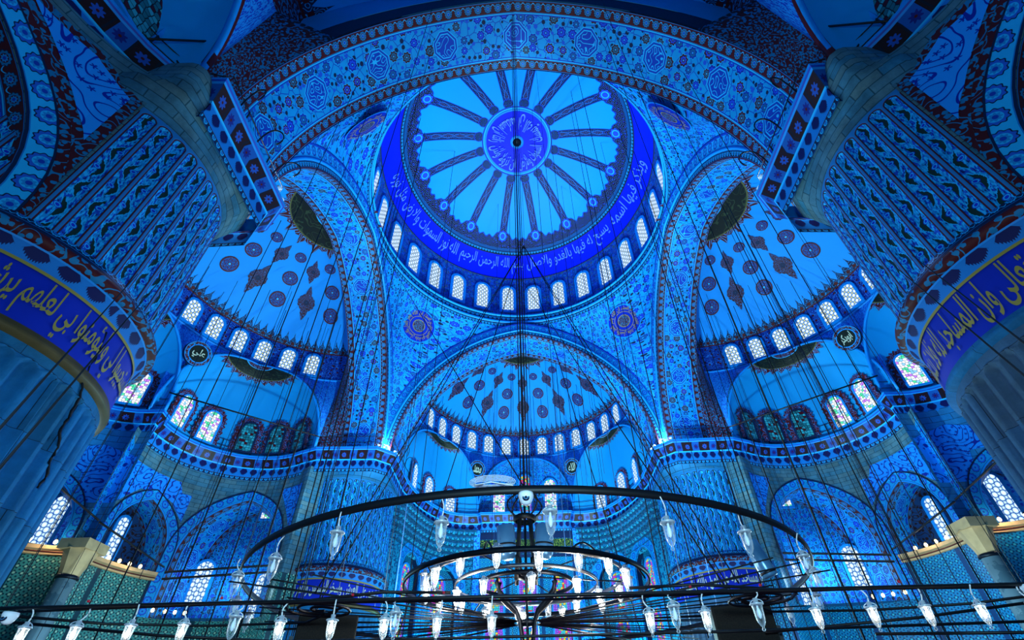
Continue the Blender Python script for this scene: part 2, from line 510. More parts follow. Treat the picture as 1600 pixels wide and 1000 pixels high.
# ------------------------------------------------------------------ mesh helpers
class MB:
    def __init__(s, mir=1): s.v = []; s.f = []; s.uv = []; s.m = []; s.mats = []; s.mir = mir
    def mi(s, name):
        if name not in s.mats: s.mats.append(name)
        return s.mats.index(name)
    def add(s, p):
        s.v.append((p[0] * s.mir, p[1], p[2])); return len(s.v) - 1
    def face(s, ids, uvs, mat):
        if s.mir < 0: ids = ids[::-1]; uvs = uvs[::-1]
        s.f.append(tuple(ids)); s.uv.append(uvs); s.m.append(s.mi(mat))
    def poly(s, pts, mat, uvs=None):
        ids = [s.add(p) for p in pts]
        s.face(ids, uvs or [(p[0], p[2]) for p in pts], mat)
    def grid(s, P, nu, nv, uvf, mat, flip=False):
        base = [[s.add(P(i, j)) for j in range(nv + 1)] for i in range(nu + 1)]
        for i in range(nu):
            for j in range(nv):
                q = [(i, j), (i + 1, j), (i + 1, j + 1), (i, j + 1)]
                if flip: q = q[::-1]
                s.face([base[a][b] for a, b in q], [uvf(a, b) for a, b in q], mat)
    def box(s, c, d, mat, M=None, uvs=1.0):
        x, y, z = d[0] / 2, d[1] / 2, d[2] / 2
        P = [Vector((sx * x, sy * y, sz * z)) for sx in (-1, 1) for sy in (-1, 1) for sz in (-1, 1)]
        if M is not None: P = [M @ p for p in P]
        P = [p + Vector(c) for p in P]
        ids = [s.add(p) for p in P]
        for q in ((0, 1, 3, 2), (4, 6, 7, 5), (0, 4, 5, 1), (2, 3, 7, 6), (0, 2, 6, 4), (1, 5, 7, 3)):
            s.face([ids[i] for i in q], [(0, 0), (d[0], 0), (d[0], d[2]), (0, d[2])], mat)
    def tube(s, pts, r, mat, n=6, closed=False, flat=None):
        pts = [Vector(p) for p in pts]; N = len(pts); rings = []
        up = Vector((0, 0, 1))
        for i, p in enumerate(pts):
            if closed: t = pts[(i + 1) % N] - pts[i - 1]
            else: t = pts[min(i + 1, N - 1)] - pts[max(i - 1, 0)]
            if t.length < 1e-9: t = Vector((0, 0, 1))
            t.normalize()
            a = t.cross(up)
            if a.length < .05: a = t.cross(Vector((1, 0, 0)))
            a.normalize(); b = a.cross(t); b.normalize()
            rr = r[i] if isinstance(r, (list, tuple)) else r
            ring = []
            for k in range(n):
                an = 2 * pi * k / n + pi / n
                ca, sb = cos(an), sin(an)
                if flat: ca *= flat[0] * 1.414; sb *= flat[1] * 1.414
                else: ca *= rr; sb *= rr
                ring.append(s.add(p + a * ca + b * sb))
            rings.append(ring)
        M = N if closed else N - 1
        for i in range(M):
            A, B = rings[i], rings[(i + 1) % N]
            for k in range(n):
                k2 = (k + 1) % n
                s.face([A[k], A[k2], B[k2], B[k]], [(0, 0), (1, 0), (1, 1), (0, 1)], mat)
        if not closed:
            s.face(rings[0][::-1], [(0, 0)] * n, mat); s.face(rings[-1], [(0, 0)] * n, mat)
    def lathe(s, prof, mat, n=24, c=(0, 0, 0), a0=0, a1=2 * pi, uvf=None, flip=False, M=None):
        full = abs(a1 - a0 - 2 * pi) < 1e-6
        L = [0]
        for i in range(1, len(prof)): L.append(L[-1] + hypot(prof[i][0] - prof[i - 1][0], prof[i][1] - prof[i - 1][1]))
        def P(i, j):
            a = a0 + (a1 - a0) * i / n; r, z = prof[j]
            p = Vector((r * cos(a), r * sin(a), z))
            if M is not None: p = M @ p
            return p + Vector(c)
        R = max(r for r, z in prof)
        s.grid(P, n, len(prof) - 1, uvf or (lambda i, j: ((a0 + (a1 - a0) * i / n) * R, L[j])), mat, flip)
    def build(s, name, parent=None, smooth=True, merge=False):
        me = bpy.data.meshes.new(name)
        me.from_pydata(s.v, [], s.f)
        for m in s.mats: me.materials.append(MATS[m])
        ul = me.uv_layers.new(name='UVMap'); k = 0
        fl = []
        for uvs in s.uv:
            for q in uvs: fl.extend((float(q[0]), float(q[1])))
        ul.data.foreach_set('uv', fl)
        me.polygons.foreach_set('material_index', s.m)
        me.polygons.foreach_set('use_smooth', [smooth] * len(s.f))
        if merge:
            bm = bmesh.new(); bm.from_mesh(me); bmesh.ops.remove_doubles(bm, verts=bm.verts, dist=1e-4); bm.to_mesh(me); bm.free()
        me.update()
        o = bpy.data.objects.new(name, me); COL.objects.link(o)
        if parent: o.parent = parent
        return o

def tag(o, label, cat, group=None, kind=None):
    o['label'] = label; o['category'] = cat
    if group: o['group'] = group
    if kind: o['kind'] = kind
    return o
def empty(name, loc=(0, 0, 0), rz=0):
    o = bpy.data.objects.new(name, None); o.location = loc; o.rotation_euler = (0, 0, rz); COL.objects.link(o); return o
def S(o, label, cat): return tag(o, label, cat, kind='structure')
def copy_tree(o, parent=None):
    c = o.copy(); COL.objects.link(c)
    if parent: c.parent = parent
    for ch in [x for x in o.children]:
        copy_tree(ch, c)
    return c

def arch_profile(a0, e, zs, o=0.0, n=20, zfoot=None, xmax=None):
    """pointed arch, left foot to right foot: list of (x, z)"""
    R = a0 + e + o; tm = acos(e / R); half = []
    for i in range(n + 1):
        t = tm * i / n
        x, z = R * cos(t) - e, zs + R * sin(t)
        if xmax is not None and x > xmax: continue
        half.append((x, z))
    if xmax is not None and half and half[0][0] < xmax - 1e-6:
        half.insert(0, (xmax, zs + sqrt(R * R - (xmax + e) ** 2)))
    if zfoot is not None: half.insert(0, (half[0][0], zfoot))
    return [(-x, z) for x, z in half] + [(x, z) for x, z in half[::-1][1:]]
def lens(pts):
    L = [0]
    for a, b in zip(pts, pts[1:]): L.append(L[-1] + sqrt(sum((q - p) ** 2 for p, q in zip(a, b))))
    return L

# ------------------------------------------------------------------ arabic lettering
AR = {'ا': 'FE8D2', 'أ': 'FE832', 'إ': 'FE872', 'آ': 'FE812', 'ب': 'FE8F4', 'ت': 'FE954', 'ث': 'FE994', 'ج': 'FE9D4', 'ح': 'FEA14', 'خ': 'FEA54',
      'د': 'FEA92', 'ذ': 'FEAB2', 'ر': 'FEAD2', 'ز': 'FEAF2', 'س': 'FEB14', 'ش': 'FEB54', 'ص': 'FEB94', 'ض': 'FEBD4', 'ط': 'FEC14', 'ظ': 'FEC54',
      'ع': 'FEC94', 'غ': 'FECD4', 'ف': 'FED14', 'ق': 'FED54', 'ك': 'FED94', 'ل': 'FEDD4', 'م': 'FEE14', 'ن': 'FEE54', 'ه': 'FEE94', 'و': 'FEED2',
      'ى': 'FEEF2', 'ي': 'FEF14', 'ة': 'FE932', 'ؤ': 'FE852', 'ئ': 'FE894'}
def shape_ar(s):
    out = []; i = 0; n = len(s)
    def dual(c): return c in AR and AR[c][4] == '4'
    while i < n:
        c = s[i]
        if c not in AR: out.append(c); i += 1; continue
        prev = i > 0 and dual(s[i - 1])
        if c == 'ل' and i + 1 < n and s[i + 1] in 'اأإآ':
            base = {'ا': 0xFEFB, 'أ': 0xFEF7, 'إ': 0xFEF9, 'آ': 0xFEF5}[s[i + 1]]
            out.append(chr(base + (1 if prev else 0))); i += 2; continue
        nxt = i + 1 < n and s[i + 1] in AR and dual(c)
        b = int(AR[c][:4], 16)
        if dual(c): k = 3 if prev and nxt else 2 if nxt else 1 if prev else 0
        else: k = 1 if prev else 0
        out.append(chr(b + k)); i += 1
    return ''.join(out[::-1])
def text_mesh(s, bold=.012):
    c = bpy.data.curves.new('lettering', 'FONT'); c.body = shape_ar(s); c.resolution_u = 2; c.offset = bold
    o = bpy.data.objects.new('lettering', c); COL.objects.link(o)
    dg = bpy.context.evaluated_depsgraph_get(); dg.update()
    me = o.evaluated_get(dg).to_mesh()
    bm = bmesh.new(); bm.from_mesh(me); bmesh.ops.triangulate(bm, faces=bm.faces)
    for _ in range(2):
        E = [e for e in bm.edges if e.calc_length() > .45]
        if E: bmesh.ops.subdivide_edges(bm, edges=E, cuts=1); bmesh.ops.triangulate(bm, faces=bm.faces)
    bm.verts.ensure_lookup_table()
    vs = [(v.co.x, v.co.y) for v in bm.verts]; fs = [[v.index for v in f.verts] for f in bm.faces]
    bm.free(); o.evaluated_get(dg).to_mesh_clear()
    bpy.data.objects.remove(o); bpy.data.curves.remove(c)
    x0 = min(x for x, y in vs); x1 = max(x for x, y in vs); y0 = min(y for x, y in vs); y1 = max(y for x, y in vs)
    return [((x - x0) / (x1 - x0), (y - y0) / (y1 - y0)) for x, y in vs], fs, (x1 - x0) / (y1 - y0)
def lettering(name, text, fn, mat, parent, bold=.012):
    vs, fs, asp = text_mesh(text, bold)
    b = MB()
    for q in vs: b.add(fn(*q))
    for f in fs: b.face(f, [(0, 0)] * len(f), mat)
    return b.build(name, parent, False)

# ------------------------------------------------------------------ great dome
dome = MB()
NP = 28
def dome_h(r): return 37.2 + 7.2 * sqrt(max(0, 1 - (r / 11.5) ** 2))
prof = [9.85 * (1 - i / 24) + 2.9 * i / 24 for i in range(25)]
dome.grid(lambda i, j: (prof[j] * sin(2 * pi * i / 128), prof[j] * cos(2 * pi * i / 128), dome_h(prof[j])), 128, 24,
          lambda i, j: (16 * i / 128, prof[j]), 'dome_paint', True)
ceil = S(dome.build('ceiling'), 'great central dome shell painted pale blue with sixteen ornate spokes', 'dome')
b = MB(); pr = [11.5, 11.48, 11.4, 11.3]
b.lathe([(11.5, 33.3), (11.5, 37.2), (11.47, 37.8), (11.36, 38.35)], 'floral_drum', 128, flip=True)
b.build('dome_drum', ceil)
b = MB(); q = [(11.36, dome_h(11.36))] + [(r, dome_h(r)) for r in (11.2, 11.0, 10.75, 10.5, 10.3, 10.1)]
b.lathe(q, 'cal_blue', 128, flip=True)
for r in (11.36, 10.1): b.tube([(r * cos(a * pi / 64), r * sin(a * pi / 64), dome_h(r) - .03) for a in range(128)], .06, 'navy_line', 5, True)
b.lathe([(10.1, dome_h(10.1)), (9.85, dome_h(9.85))], 'border_small', 128, flip=True)
band = b.build('inscription_band', ceil)
def ring_text(text, a_right, a_left, parent, name):
    # a: azimuth from +y towards +x; reading runs from a_right to a_left
    def fn(x, y):
        a = a_left + (a_right - a_left) * x
        r = 11.18 - (11.18 - 10.28) * y
        return ((r - .04) * sin(a), (r - .04) * cos(a), dome_h(r) - .05)
    lettering(name, text, fn, 'script_pale', parent, .004)
D = radians
ring_text('يسبح له فيها بالغدو والاصال', D(54), D(4), band, 'lettering')
ring_text('بسم الله الرحمن الرحيم', D(2), D(-34), band, 'lettering')
ring_text('الله نور السموات والارض مثل نوره', D(-36), D(-88), band, 'lettering')
ring_text('ويذكر فيها اسمه', D(92), D(57), band, 'lettering')
b = MB()
b.lathe([(3.0, 44.1), (2.96, 44.05), (2.85, 44.1)], 'light_line', 48, flip=True)
b.lathe([(2.85, 44.08), (2.0, 44.2), (1.0, 44.28), (.55, 44.3)], 'cal_blue', 48, flip=True)
b.lathe([(.62, 44.27), (.55, 44.2), (.4, 44.22)], 'light_line', 24, flip=True)
b.lathe([(.4, 44.22), (.28, 44.1), (.001, 44.05)], 'iron', 16, flip=True)
med = b.build('dome_medallion', ceil)
for k, t in enumerate(('ان الله يمسك', 'السموات والارض', 'ان تزولا ولئن', 'زالتا ان امسكهما')):
    a0 = pi / 2 * k + .1
    lettering('lettering', t, lambda x, y, a0=a0: ((2.7 - 1.5 * y) * sin(a0 + 1.4 * (1 - x)), -(2.7 - 1.5 * y) * cos(a0 + 1.4 * (1 - x)), 44.0), 'script_pale', med)
# ring cornice below the drum
b = MB()
b.lathe([(11.2, 31.35), (11.1, 31.7)], 'border_small', 96, flip=True)
b.lathe([(11.1, 31.7), (11.02, 31.75), (11.0, 31.9), (11.08, 32.0)], 'light_line', 96, flip=True)
b.lathe([(11.08, 32.0), (11.05, 32.5)], 'border_navy', 96, flip=True)
b.lathe([(11.05, 32.5), (10.95, 32.55), (10.95, 32.68), (11.05, 32.72), (11.5, 33.3)], 'plaster_soft', 96, flip=True)
b.build('ring_cornice', ceil)

# ------------------------------------------------------------------ windows
WIN = [0]
def window(pos, nrm, w, h, glass, frame='light_line', tilt=0, fr=.16, fringe=0, label='', z_up=None, rect=False, parent=None):
    """arched window; pos = sill centre, nrm = horizontal direction into the room"""
    WIN[0] += 1
    nx, ny = nrm; l = hypot(nx, ny); nx /= l; ny /= l
    n = Vector((nx, ny, 0)); up = Vector((0, 0, 1))
    if tilt: up = (up + n * tilt).normalized(); n = n - up * n.dot(up); n.normalize()
    t = up.cross(n)
    M = lambda x, y, z: Vector(pos) + t * x + n * y + up * z
    def outline(w, h, k=10):
        if rect: return [(-w / 2, 0), (w / 2, 0), (w / 2, h), (-w / 2, h)]
        r = w / 2; pts = [(-r, 0), (r, 0)]
        for i in range(k + 1):
            a = pi * i / k; x = r * cos(a); pts.append((x, h - r * 1.15 + r * 1.15 * (sin(a) ** .92)))
        return pts
    inn = outline(w, h); out = outline(w + 2 * fr, h + fr)
    out = [(x, z - (fr if i < 2 else 0)) for i, (x, z) in enumerate(out)]
    b = MB(); N = len(inn)
    y1 = .10
    A = [b.add(M(x, y1, z)) for x, z in inn]; B = [b.add(M(x, y1, z)) for x, z in out]; Cc = [b.add(M(x, 0, z)) for x, z in inn]; Dd = [b.add(M(x, -.05, z)) for x, z in out]
    for i in range(N):
        j = (i + 1) % N
        b.face([A[i], B[i], B[j], A[j]], [(0, 0)] * 4, frame)
        b.face([Cc[i], A[i], A[j], Cc[j]], [(0, 0)] * 4, frame)
        b.face([B[i], Dd[i], Dd[j], B[j]], [(0, 0)] * 4, frame)
    o = b.build('window_%d' % WIN[0], parent, False)
    p = MB(); p.poly([M(x, .03, z) for x, z in inn], glass, [(x, z) for x, z in inn]); p.build('pane', o, False)
    if fringe:
        f = MB(); K = 44; pts = []
        base = outline(w + 2 * fr, h + fr, 22)[2:]
        ol = []
        for i, (x, z) in enumerate(base):
            a = atan2(z - (h - w / 2), x); g = fringe * (1.0 if i % 2 else .62)
            ol.append((x + g * cos(a), z + g * sin(a)))
        seg = 7; side = [(w / 2 + fr + fringe * (.62 if i % 2 else .95), (h - w / 2) * i / seg) for i in range(seg)]
        lp = side + ol + [(-x, z) for x, z in side[::-1]]
        c = f.add(M(0, .015, h * .45)); ids = [f.add(M(x, .015, z)) for x, z in lp]
        for i in range(len(ids) - 1): f.face([c, ids[i], ids[i + 1]], [(0, h * .45), lp[i], lp[i + 1]], 'fringe')
        f.face([c, ids[-1], ids[0]], [(0, h * .45), lp[-1], lp[0]], 'fringe')
        f.build('painted_surround', o, False)
    S(o, label, 'window')
    return o
ORD = ['first', 'second', 'third', 'fourth', 'fifth', 'sixth', 'seventh', 'eighth', 'ninth', 'tenth', 'eleventh', 'twelfth', 'thirteenth', 'fourteenth', 'fifteenth', 'sixteenth', 'seventeenth', 'eighteenth', 'nineteenth', 'twentieth', 'twenty-first', 'twenty-second', 'twenty-third', 'twenty-fourth', 'twenty-fifth']
for k in range(-8, 8):
    a = radians(360 / 28 * (k + .5))
    window((11.42 * sin(a), 11.42 * cos(a), 33.72), (-sin(a), -cos(a)), 1.12, 3.25, 'glass_dome', fr=.26, tilt=.0,
           label='arched lattice window of the central dome drum, %s from the left' % ORD[k + 8])

# ------------------------------------------------------------------ great arches and pendentives
A0, AE, AZ = 10.4, 2.25, 17.75
def rot(k, x, y):
    for _ in range(k % 4): x, y = -y, x
    return x, y
names = {0: 'far', 1: 'left', 2: 'near', 3: 'right'}
where = {0: 'over the mihrab side', 1: 'over the left side', 2: 'crossing overhead nearest the viewer', 3: 'over the right side'}
for k in range(4):
    b = MB(); n = 26
    P0 = arch_profile(A0, AE, AZ, 0, n); L = lens(P0); N = len(P0) - 1
    b.grid(lambda i, j: (*rot(k, P0[i][0], 11.0 + 3.15 * j / 6), P0[i][1]), N, 6, lambda i, j: (L[i], 3.15 * j / 6), 'soffit' if k in (2, 1, 3) else 'soffit_fine', True)
    arch = b.build('great_arch')
    S(arch, 'great painted pointed arch ' + where[k], 'arch')
    f = MB()
    def ringband(mb, o0, o1, y, m, flip=False, xm=11.2, inv_=False):
        A = arch_profile(A0, AE, AZ, o0, n); B = arch_profile(A0, AE, AZ, o1, n); La = lens(A)
        pts = [A, B]
        mb.grid(lambda i, j: (*rot(k, max(-xm, min(xm, pts[j][i][0])), y), pts[j][i][1]), N, 1, lambda i, j: (La[i], (o1 - o0) * j), m, flip)
    ringband(f, 0, .06, 10.97, 'red_line', True)
    ringband(f, .06, .40, 10.96, 'border_small', True)
    Q = arch_profile(A0, AE, AZ, .48, n)
    f.tube([(*rot(k, max(-11.1, min(11.1, x)), 10.93), z) for x, z in Q], .10, 'light_line', 6)
    Q = arch_profile(A0, AE, AZ, 1.25, n)
    f.tube([(*rot(k, max(-11.05, min(11.05, x)), 10.98), z) for x, z in Q], .13, 'blue_line', 6)
    ringband(f, .55, 1.34, 10.9, 'border_leaf' if k != 0 else 'border_blue', True)
    f.build('archivolt', arch)
    g = MB()
    ringband(g, 0, .12, 14.16, 'red_line', False, 99)
    ringband(g, .12, 1.4, 14.17, 'navy_line' if k == 2 else 'vine', False, 99)
    ringband(g, 1.4, 3.6, 14.18, 'plaster_soft', False, 99)
    ringband(g, 3.6, 9.5, 14.18, 'vine_red' if k == 2 else 'plaster_soft', False, 99)
    g.build('outer_face', arch)
for k in range(4):
    b = MB(); n = 22
    # from the crown of one arch round the corner to the crown of the next
    A = arch_profile(A0, AE, AZ, 1.15, 24, xmax=11.0)
    half = [p for p in A if p[0] >= -1e-6][::1]
    low = [(x, 11.0, z) for x, z in half] + [(11.0, x, z) for x, z in half[::-1][1:]]
    M_ = len(low) - 1
    def P(i, j):
        x, y, z = low[i]; t = j / 8
        ph = (pi / 2) * (atan2(x, y) / (pi / 2))
        X, Y, Z = 11.2 * sin(ph), 11.2 * cos(ph), 31.4
        bl = .95 * t * (1 - t) * min(1, hypot(x - X, y - Y) / 3)
        px, py = x + (X - x) * t, y + (Y - y) * t
        rr = hypot(px, py); px *= (rr + bl) / rr; py *= (rr + bl) / rr
        return (*rot(k, px, py), z + (Z - z) * t)
    Ll = lens(low)
    b.grid(P, M_, 8, lambda i, j: (hypot(low[i][0], low[i][1]) * atan2(low[i][0], low[i][1]), P(i, j)[2]), 'floral_pend', True)
    pen = b.build('pendentive')
    S(pen, 'curved triangular pendentive with blue roundel at the ' + ['far right', 'far left', 'near left', 'near right'][k] + ' corner', 'pendentive')
    # blue roundel
    sx, sy = [(1, 1), (-1, 1), (-1, -1), (1, -1)][k]
    c = Vector((9.0 * sx, 8.55 * sy, 29.2)) if (sx, sy) != (1, -1) else Vector((8.92, -8.82, 28.9))
    nn = Vector((-sx * .50, -sy * .74, -.45)).normalized(); tt = Vector((nn.y, -nn.x, 0)).normalized(); uu = nn.cross(tt)
    if uu.z < 0: uu = -uu; tt = -tt
    r = MB()
    def ringpatch(r0, r1, m, off):
        r.grid(lambda i, j: c + nn * (off + .10) + (tt * cos(2 * pi * i / 40) + uu * sin(2 * pi * i / 40)) * (r0 + (r1 - r0) * j), 40, 1, lambda i, j: (i / 6, j), m, True)
        r.grid(lambda i, j: c + nn * (off + .10) + (tt * cos(2 * pi * i / 40) + uu * sin(2 * pi * i / 40)) * (r0 + (r1 - r0) * j), 40, 1, lambda i, j: (i / 6, j), m, False) if 0 else None
    ringpatch(1.42, 1.52, 'light_line', .0); ringpatch(.5, 1.42, 'cal_deep', .0); ringpatch(0.001, .5, 'vine_red', .0)
    ringpatch(.5, .55, 'gold', .02); ringpatch(.82, .86, 'gold', .02)
    ro = r.build('roundel', pen, False)
    for i in range(4):
        a0 = pi / 2 * i
        tx = ('ان الله يامر', 'بالعدل والاحسان', 'وايتاء ذي القربى', 'وينهى عن الفحشاء')[i]
        lettering('lettering', tx, lambda x, y, a0=a0: c + nn * .16 + (tt * sin(a0 + 1.45 * (1 - x)) * -1 + uu * cos(a0 + 1.45 * (1 - x))) * (.90 + .46 * y), 'gold', ro)

# ------------------------------------------------------------------ half domes, exedrae
class Sph:
    def __init__(s, c, k, R, zd=27.9, ha=33.0):
        s.c = c; s.k = k; s.R = R; s.zd = zd; s.ha = ha
        dr = ha - zd; s.Rs = (R * R + dr * dr) / (2 * dr); s.th = math.asin(min(1, R / s.Rs))
    def at(s, al, d, off=0.0):
        """al = angle from outward axis, d = plan distance from centre; off = lift towards the room"""
        Rs = s.Rs; z = s.ha - Rs + sqrt(max(0, Rs * Rs - d * d)) ; f = 1 - off / Rs
        x, y = rot(s.k, d * f * sin(al), d * f * cos(al))
        return (s.c[0] + x, s.c[1] + y, (s.ha - Rs) + (z - s.ha + Rs) * f)
    def drum(s, al, z, off=0.0):
        x, y = rot(s.k, (s.R - off) * sin(al), (s.R - off) * cos(al))
        return (s.c[0] + x, s.c[1] + y, z)
    def angle(s, x, y):
        x -= s.c[0]; y -= s.c[1]
        x, y = rot(4 - s.k, x, y)
        return atan2(x, y)

def edge_pts(E, side, n=14):
    b0 = E['base'][0 if side == 0 else -1]; K = E['K']; out = []
    for j in range(n + 1):
        t = (pi / 2) * j / n; g = cos(t) ** E.get('g', .85)
        out.append((K[0] + (b0[0] - K[0]) * g, K[1] + (b0[1] - K[1]) * g, 17.75 + (E['zc'] - 17.75) * sin(t)))
    return out

def semidome(sp, exs, alphas, name, where, wlabel, motifs=True):
    zb = 25.1
    AL = radians(97)
    na = 64
    b = MB()
    ds = [sp.R * (1 - j / 16) for j in range(17)]; ds[-1] = .01
    arc = [sp.Rs * (sp.th - math.asin(d / sp.Rs)) for d in ds]
    b.grid(lambda i, j: sp.at(-AL + 2 * AL * i / na, ds[j]), na, 16, lambda i, j: (sp.R * (-AL + 2 * AL * i / na), arc[j]), 'semi_paint', True)
    root = S(b.build(name), where, 'half dome')
    b = MB()
    b.grid(lambda i, j: sp.drum(-AL + 2 * AL * i / na, zb + (sp.zd - zb) * j), na, 1, lambda i, j: (sp.R * (-AL + 2 * AL * i / na), (sp.zd - zb) * j), 'semi_drum', True)
    b.tube([sp.drum(-AL + 2 * AL * i / na, zb + .02, .05) for i in range(na + 1)], .09, 'light_line', 5)
    b.build('window_drum', root)
    # apex medallion
    b = MB(); nd = 72
    for i in range(nd):
        pass
    rr = [.02, 1.15, 2.0, 2.95, 3.1, 3.4]
    def Pm(i, j):
        return sp.at(2 * pi * i / nd, rr[j] if j < 5 else (3.95 if i % 4 == 2 else 3.45 if i % 2 == 0 else 3.30), .05)
    b.grid(Pm, nd, 5, lambda i, j: (i / nd, rr[j]), 'semi_medal', True)
    b.build('apex_medallion', root)
    if motifs:
        rounds = [(4.75, a) for a in (-72, -43, -14.5, 14.5, 43, 72)] + [(6.65, a) for a in (-75, -45, -15, 15, 45, 75)] + [(8.45, a) for a in (-75, -45, -15, 15, 45, 75)]
        loz = [(5.4, a) for a in (-88, -58, -29, 0, 29, 58, 88)] + [(7.9, a) for a in (-90, -60, -30, 0, 30, 60, 90)]
        for kind, L in (('round', rounds), ('pointed', loz)):
            for d0, a0 in L:
                a0 = radians(a0); sc = {4.75: .44, 6.65: .60, 8.45: .62, 5.4: .62, 7.9: .80}[d0]
                m = MB(); n = 28 if kind == 'round' else 72
                def rad(i):
                    if kind == 'round': return 1
                    k_ = i % 36; k_ = min(k_, 36 - k_)
                    if k_ < 5: return (1.80, 1.55, 1.30, 1.16, .92)[k_]
                    return .80 + .07 * abs(cos(2 * pi * i / 72 * 6))
                def Pq(i, j):
                    a = 2 * pi * i / n; q = sc * rad(i) * (.02 + .98 * j / 3)
                    dd = d0 - q * cos(a) * .93; al = a0 + q * sin(a) / d0
                    return sp.at(al, dd, .06)
                m.grid(Pq, n, 3, lambda i, j: (rad(i) * (j / 3) * cos(2 * pi * i / n), rad(i) * (j / 3) * sin(2 * pi * i / n)), 'motif_' + kind, False)
                m.build('painted_' + kind + '_motif', root)
    for i, al in enumerate(alphas):
        p = sp.drum(al, 25.45, .10); q = sp.c
        window((p[0], p[1], p[2]), (q[0] - p[0], q[1] - p[1]), .98, 2.05, 'glass_dome', fr=.20, label=wlabel % ORD[i])
    # exedra shells + the walls between them and the drum
    for E in exs:
        base = E['base']; K = E['K']; zc = E['zc']; n = len(base) - 1
        b = MB(); nt = 14; Lb = lens(base)
        def P(i, j):
            t = (pi / 2) * j / nt; g = cos(t) ** E.get('g', .85)
            return (K[0] + (base[i][0] - K[0]) * g, K[1] + (base[i][1] - K[1]) * g, 17.75 + (zc - 17.75) * sin(t))
        b.grid(P, n, nt, lambda i, j: (Lb[i], 7 * j / nt), E.get('mat', 'exedra_paint'), True)
        ex = S(b.build('exedra'), E['label'], 'exedra')
        # dark half-medallion at the crown of the exedra
        if E.get('medal', True):
            m = MB(); kmid = n / 2
            def Pm2(i, j):
                s_ = i / 24; ii = s_ * n; i0 = min(int(ii), n - 1); fr = ii - i0
                bx = base[i0][0] * (1 - fr) + base[i0 + 1][0] * fr; by = base[i0][1] * (1 - fr) + base[i0 + 1][1] * fr
                lo = [0, .085, .245, .26, .335][j]
                if j == 4 and i % 2: lo = .285
                t = pi / 2 * (1 - lo); g = cos(t) ** E.get('g', .85)
                p = (K[0] + (bx - K[0]) * g, K[1] + (by - K[1]) * g, 17.75 + (zc - 17.75) * sin(t))
                cx, cy = E['to']
                d = hypot(cx - p[0], cy - p[1])
                return (p[0] + (cx - p[0]) / d * .06, p[1] + (cy - p[1]) / d * .06, p[2] - .06)
            m.grid(Pm2, 24, 4, lambda i, j: (i / 48 + .25, [0, 1.15, 2.9, 3.05, 3.6][j]), 'semi_medal', False)
            m.build('crown_medallion', ex)
        # wall ruled from the exedra edge up to the drum
        e0 = edge_pts(E, 0); e1 = edge_pts(E, 1)[::-1][1:]; ed = e0 + e1
        Le = lens(ed); N = len(ed) - 1
        w = MB()
        ang = [sp.angle(p[0], p[1]) for p in ed]
        if E.get('lead'):
            pass
        def Pw(i, j):
            al = max(-AL, min(AL, ang[i])); T = Vector(sp.drum(al, zb)); p = Vector(ed[i]); t = j / 6
            q = p + (T - p) * t
            c = Vector((sp.c[0], sp.c[1], q.z)); v = q - c
            if v.length > .1: q += v.normalized() * (.5 * t * (1 - t) * min(1.0, (T - p).length / 4))
            return q
        w.grid(Pw, N, 6, lambda i, j: (Le[i], (Vector(Pw(i, j)) - Vector(ed[i])).length), E.get('wmat', 'vine_fine'), True)
        # border along the edge
        bw = MB()
        def Pb(o, lift):
            def f(i):
                T = Vector(sp.drum(max(-AL, min(AL, ang[i])), zb)); p = Vector(ed[i]); d = (T - p)
                q = p + d * min(.95, o / max(.01, d.length)) if d.length > .02 else p
                c = Vector((sp.c[0], sp.c[1], q.z - 2)); return q + (c - q).normalized() * lift
            return f
        f0, f1, f2 = Pb(0, .03), Pb(.12, .10), Pb(.62, .05)
        bw.tube([f1(i) for i in range(N + 1)], .10, 'light_line', 5)
        bw.grid(lambda i, j: (f1, f2)[j](i), N, 1, lambda i, j: (Le[i], .42 * j), 'border_navy', True)
        wo = w.build('drum_squinch', ex); bw.build('edge_moulding', ex)

def circ(c, R, a0, a1, n=20):
    return [(c[0] + R * cos(radians(a0 + (a1 - a0) * i / n)), c[1] + R * sin(radians(a0 + (a1 - a0) * i / n))) for i in range(n + 1)]
def mirx(L): return [(-x, y) for x, y in L]
EXL_FAR = circ((-19.3, 5.7), 5.35, 45, 201)
EXL_MID = circ((-24.3, 0), 4.4, 82, 278)
EXL_NEAR = [(x, -y) for x, y in EXL_FAR][::-1]
far_lip = [(-9.7, 15.26), (-9.45, 17.0), (-9.12, 18.23), (-8.75, 19.4), (-8.2, 20.6), (-7.4, 21.8), (-6.4, 22.4), (-5.4, 22.65), (-4.6, 22.65)]
EXF = [(-10.9, 14.9), (-10.2, 15.6), (-9.95, 17.1), (-9.6, 18.4), (-9.2, 19.7), (-8.65, 20.9), (-7.8, 22.2), (-6.7, 22.9), (-5.6, 23.15), (-4.7, 23.2)]
near_lip = [(-11.2, -22.6), (-12.0, -21.2), (-12.4, -19.8), (-12.4, -18.8), (-12.2, -17.8), (-11.95, -17.0), (-11.65, -16.3), (-11.3, -15.75), (-10.9, -15.42), (-10.4, -15.28), (-9.72, -15.26)]
EXN = [(-11.5, -23.0), (-12.4, -21.5), (-12.85, -20.0), (-12.9, -18.8), (-12.7, -17.7), (-12.4, -16.8), (-12.05, -16.0), (-11.6, -15.5), (-11.0, -15.2)]

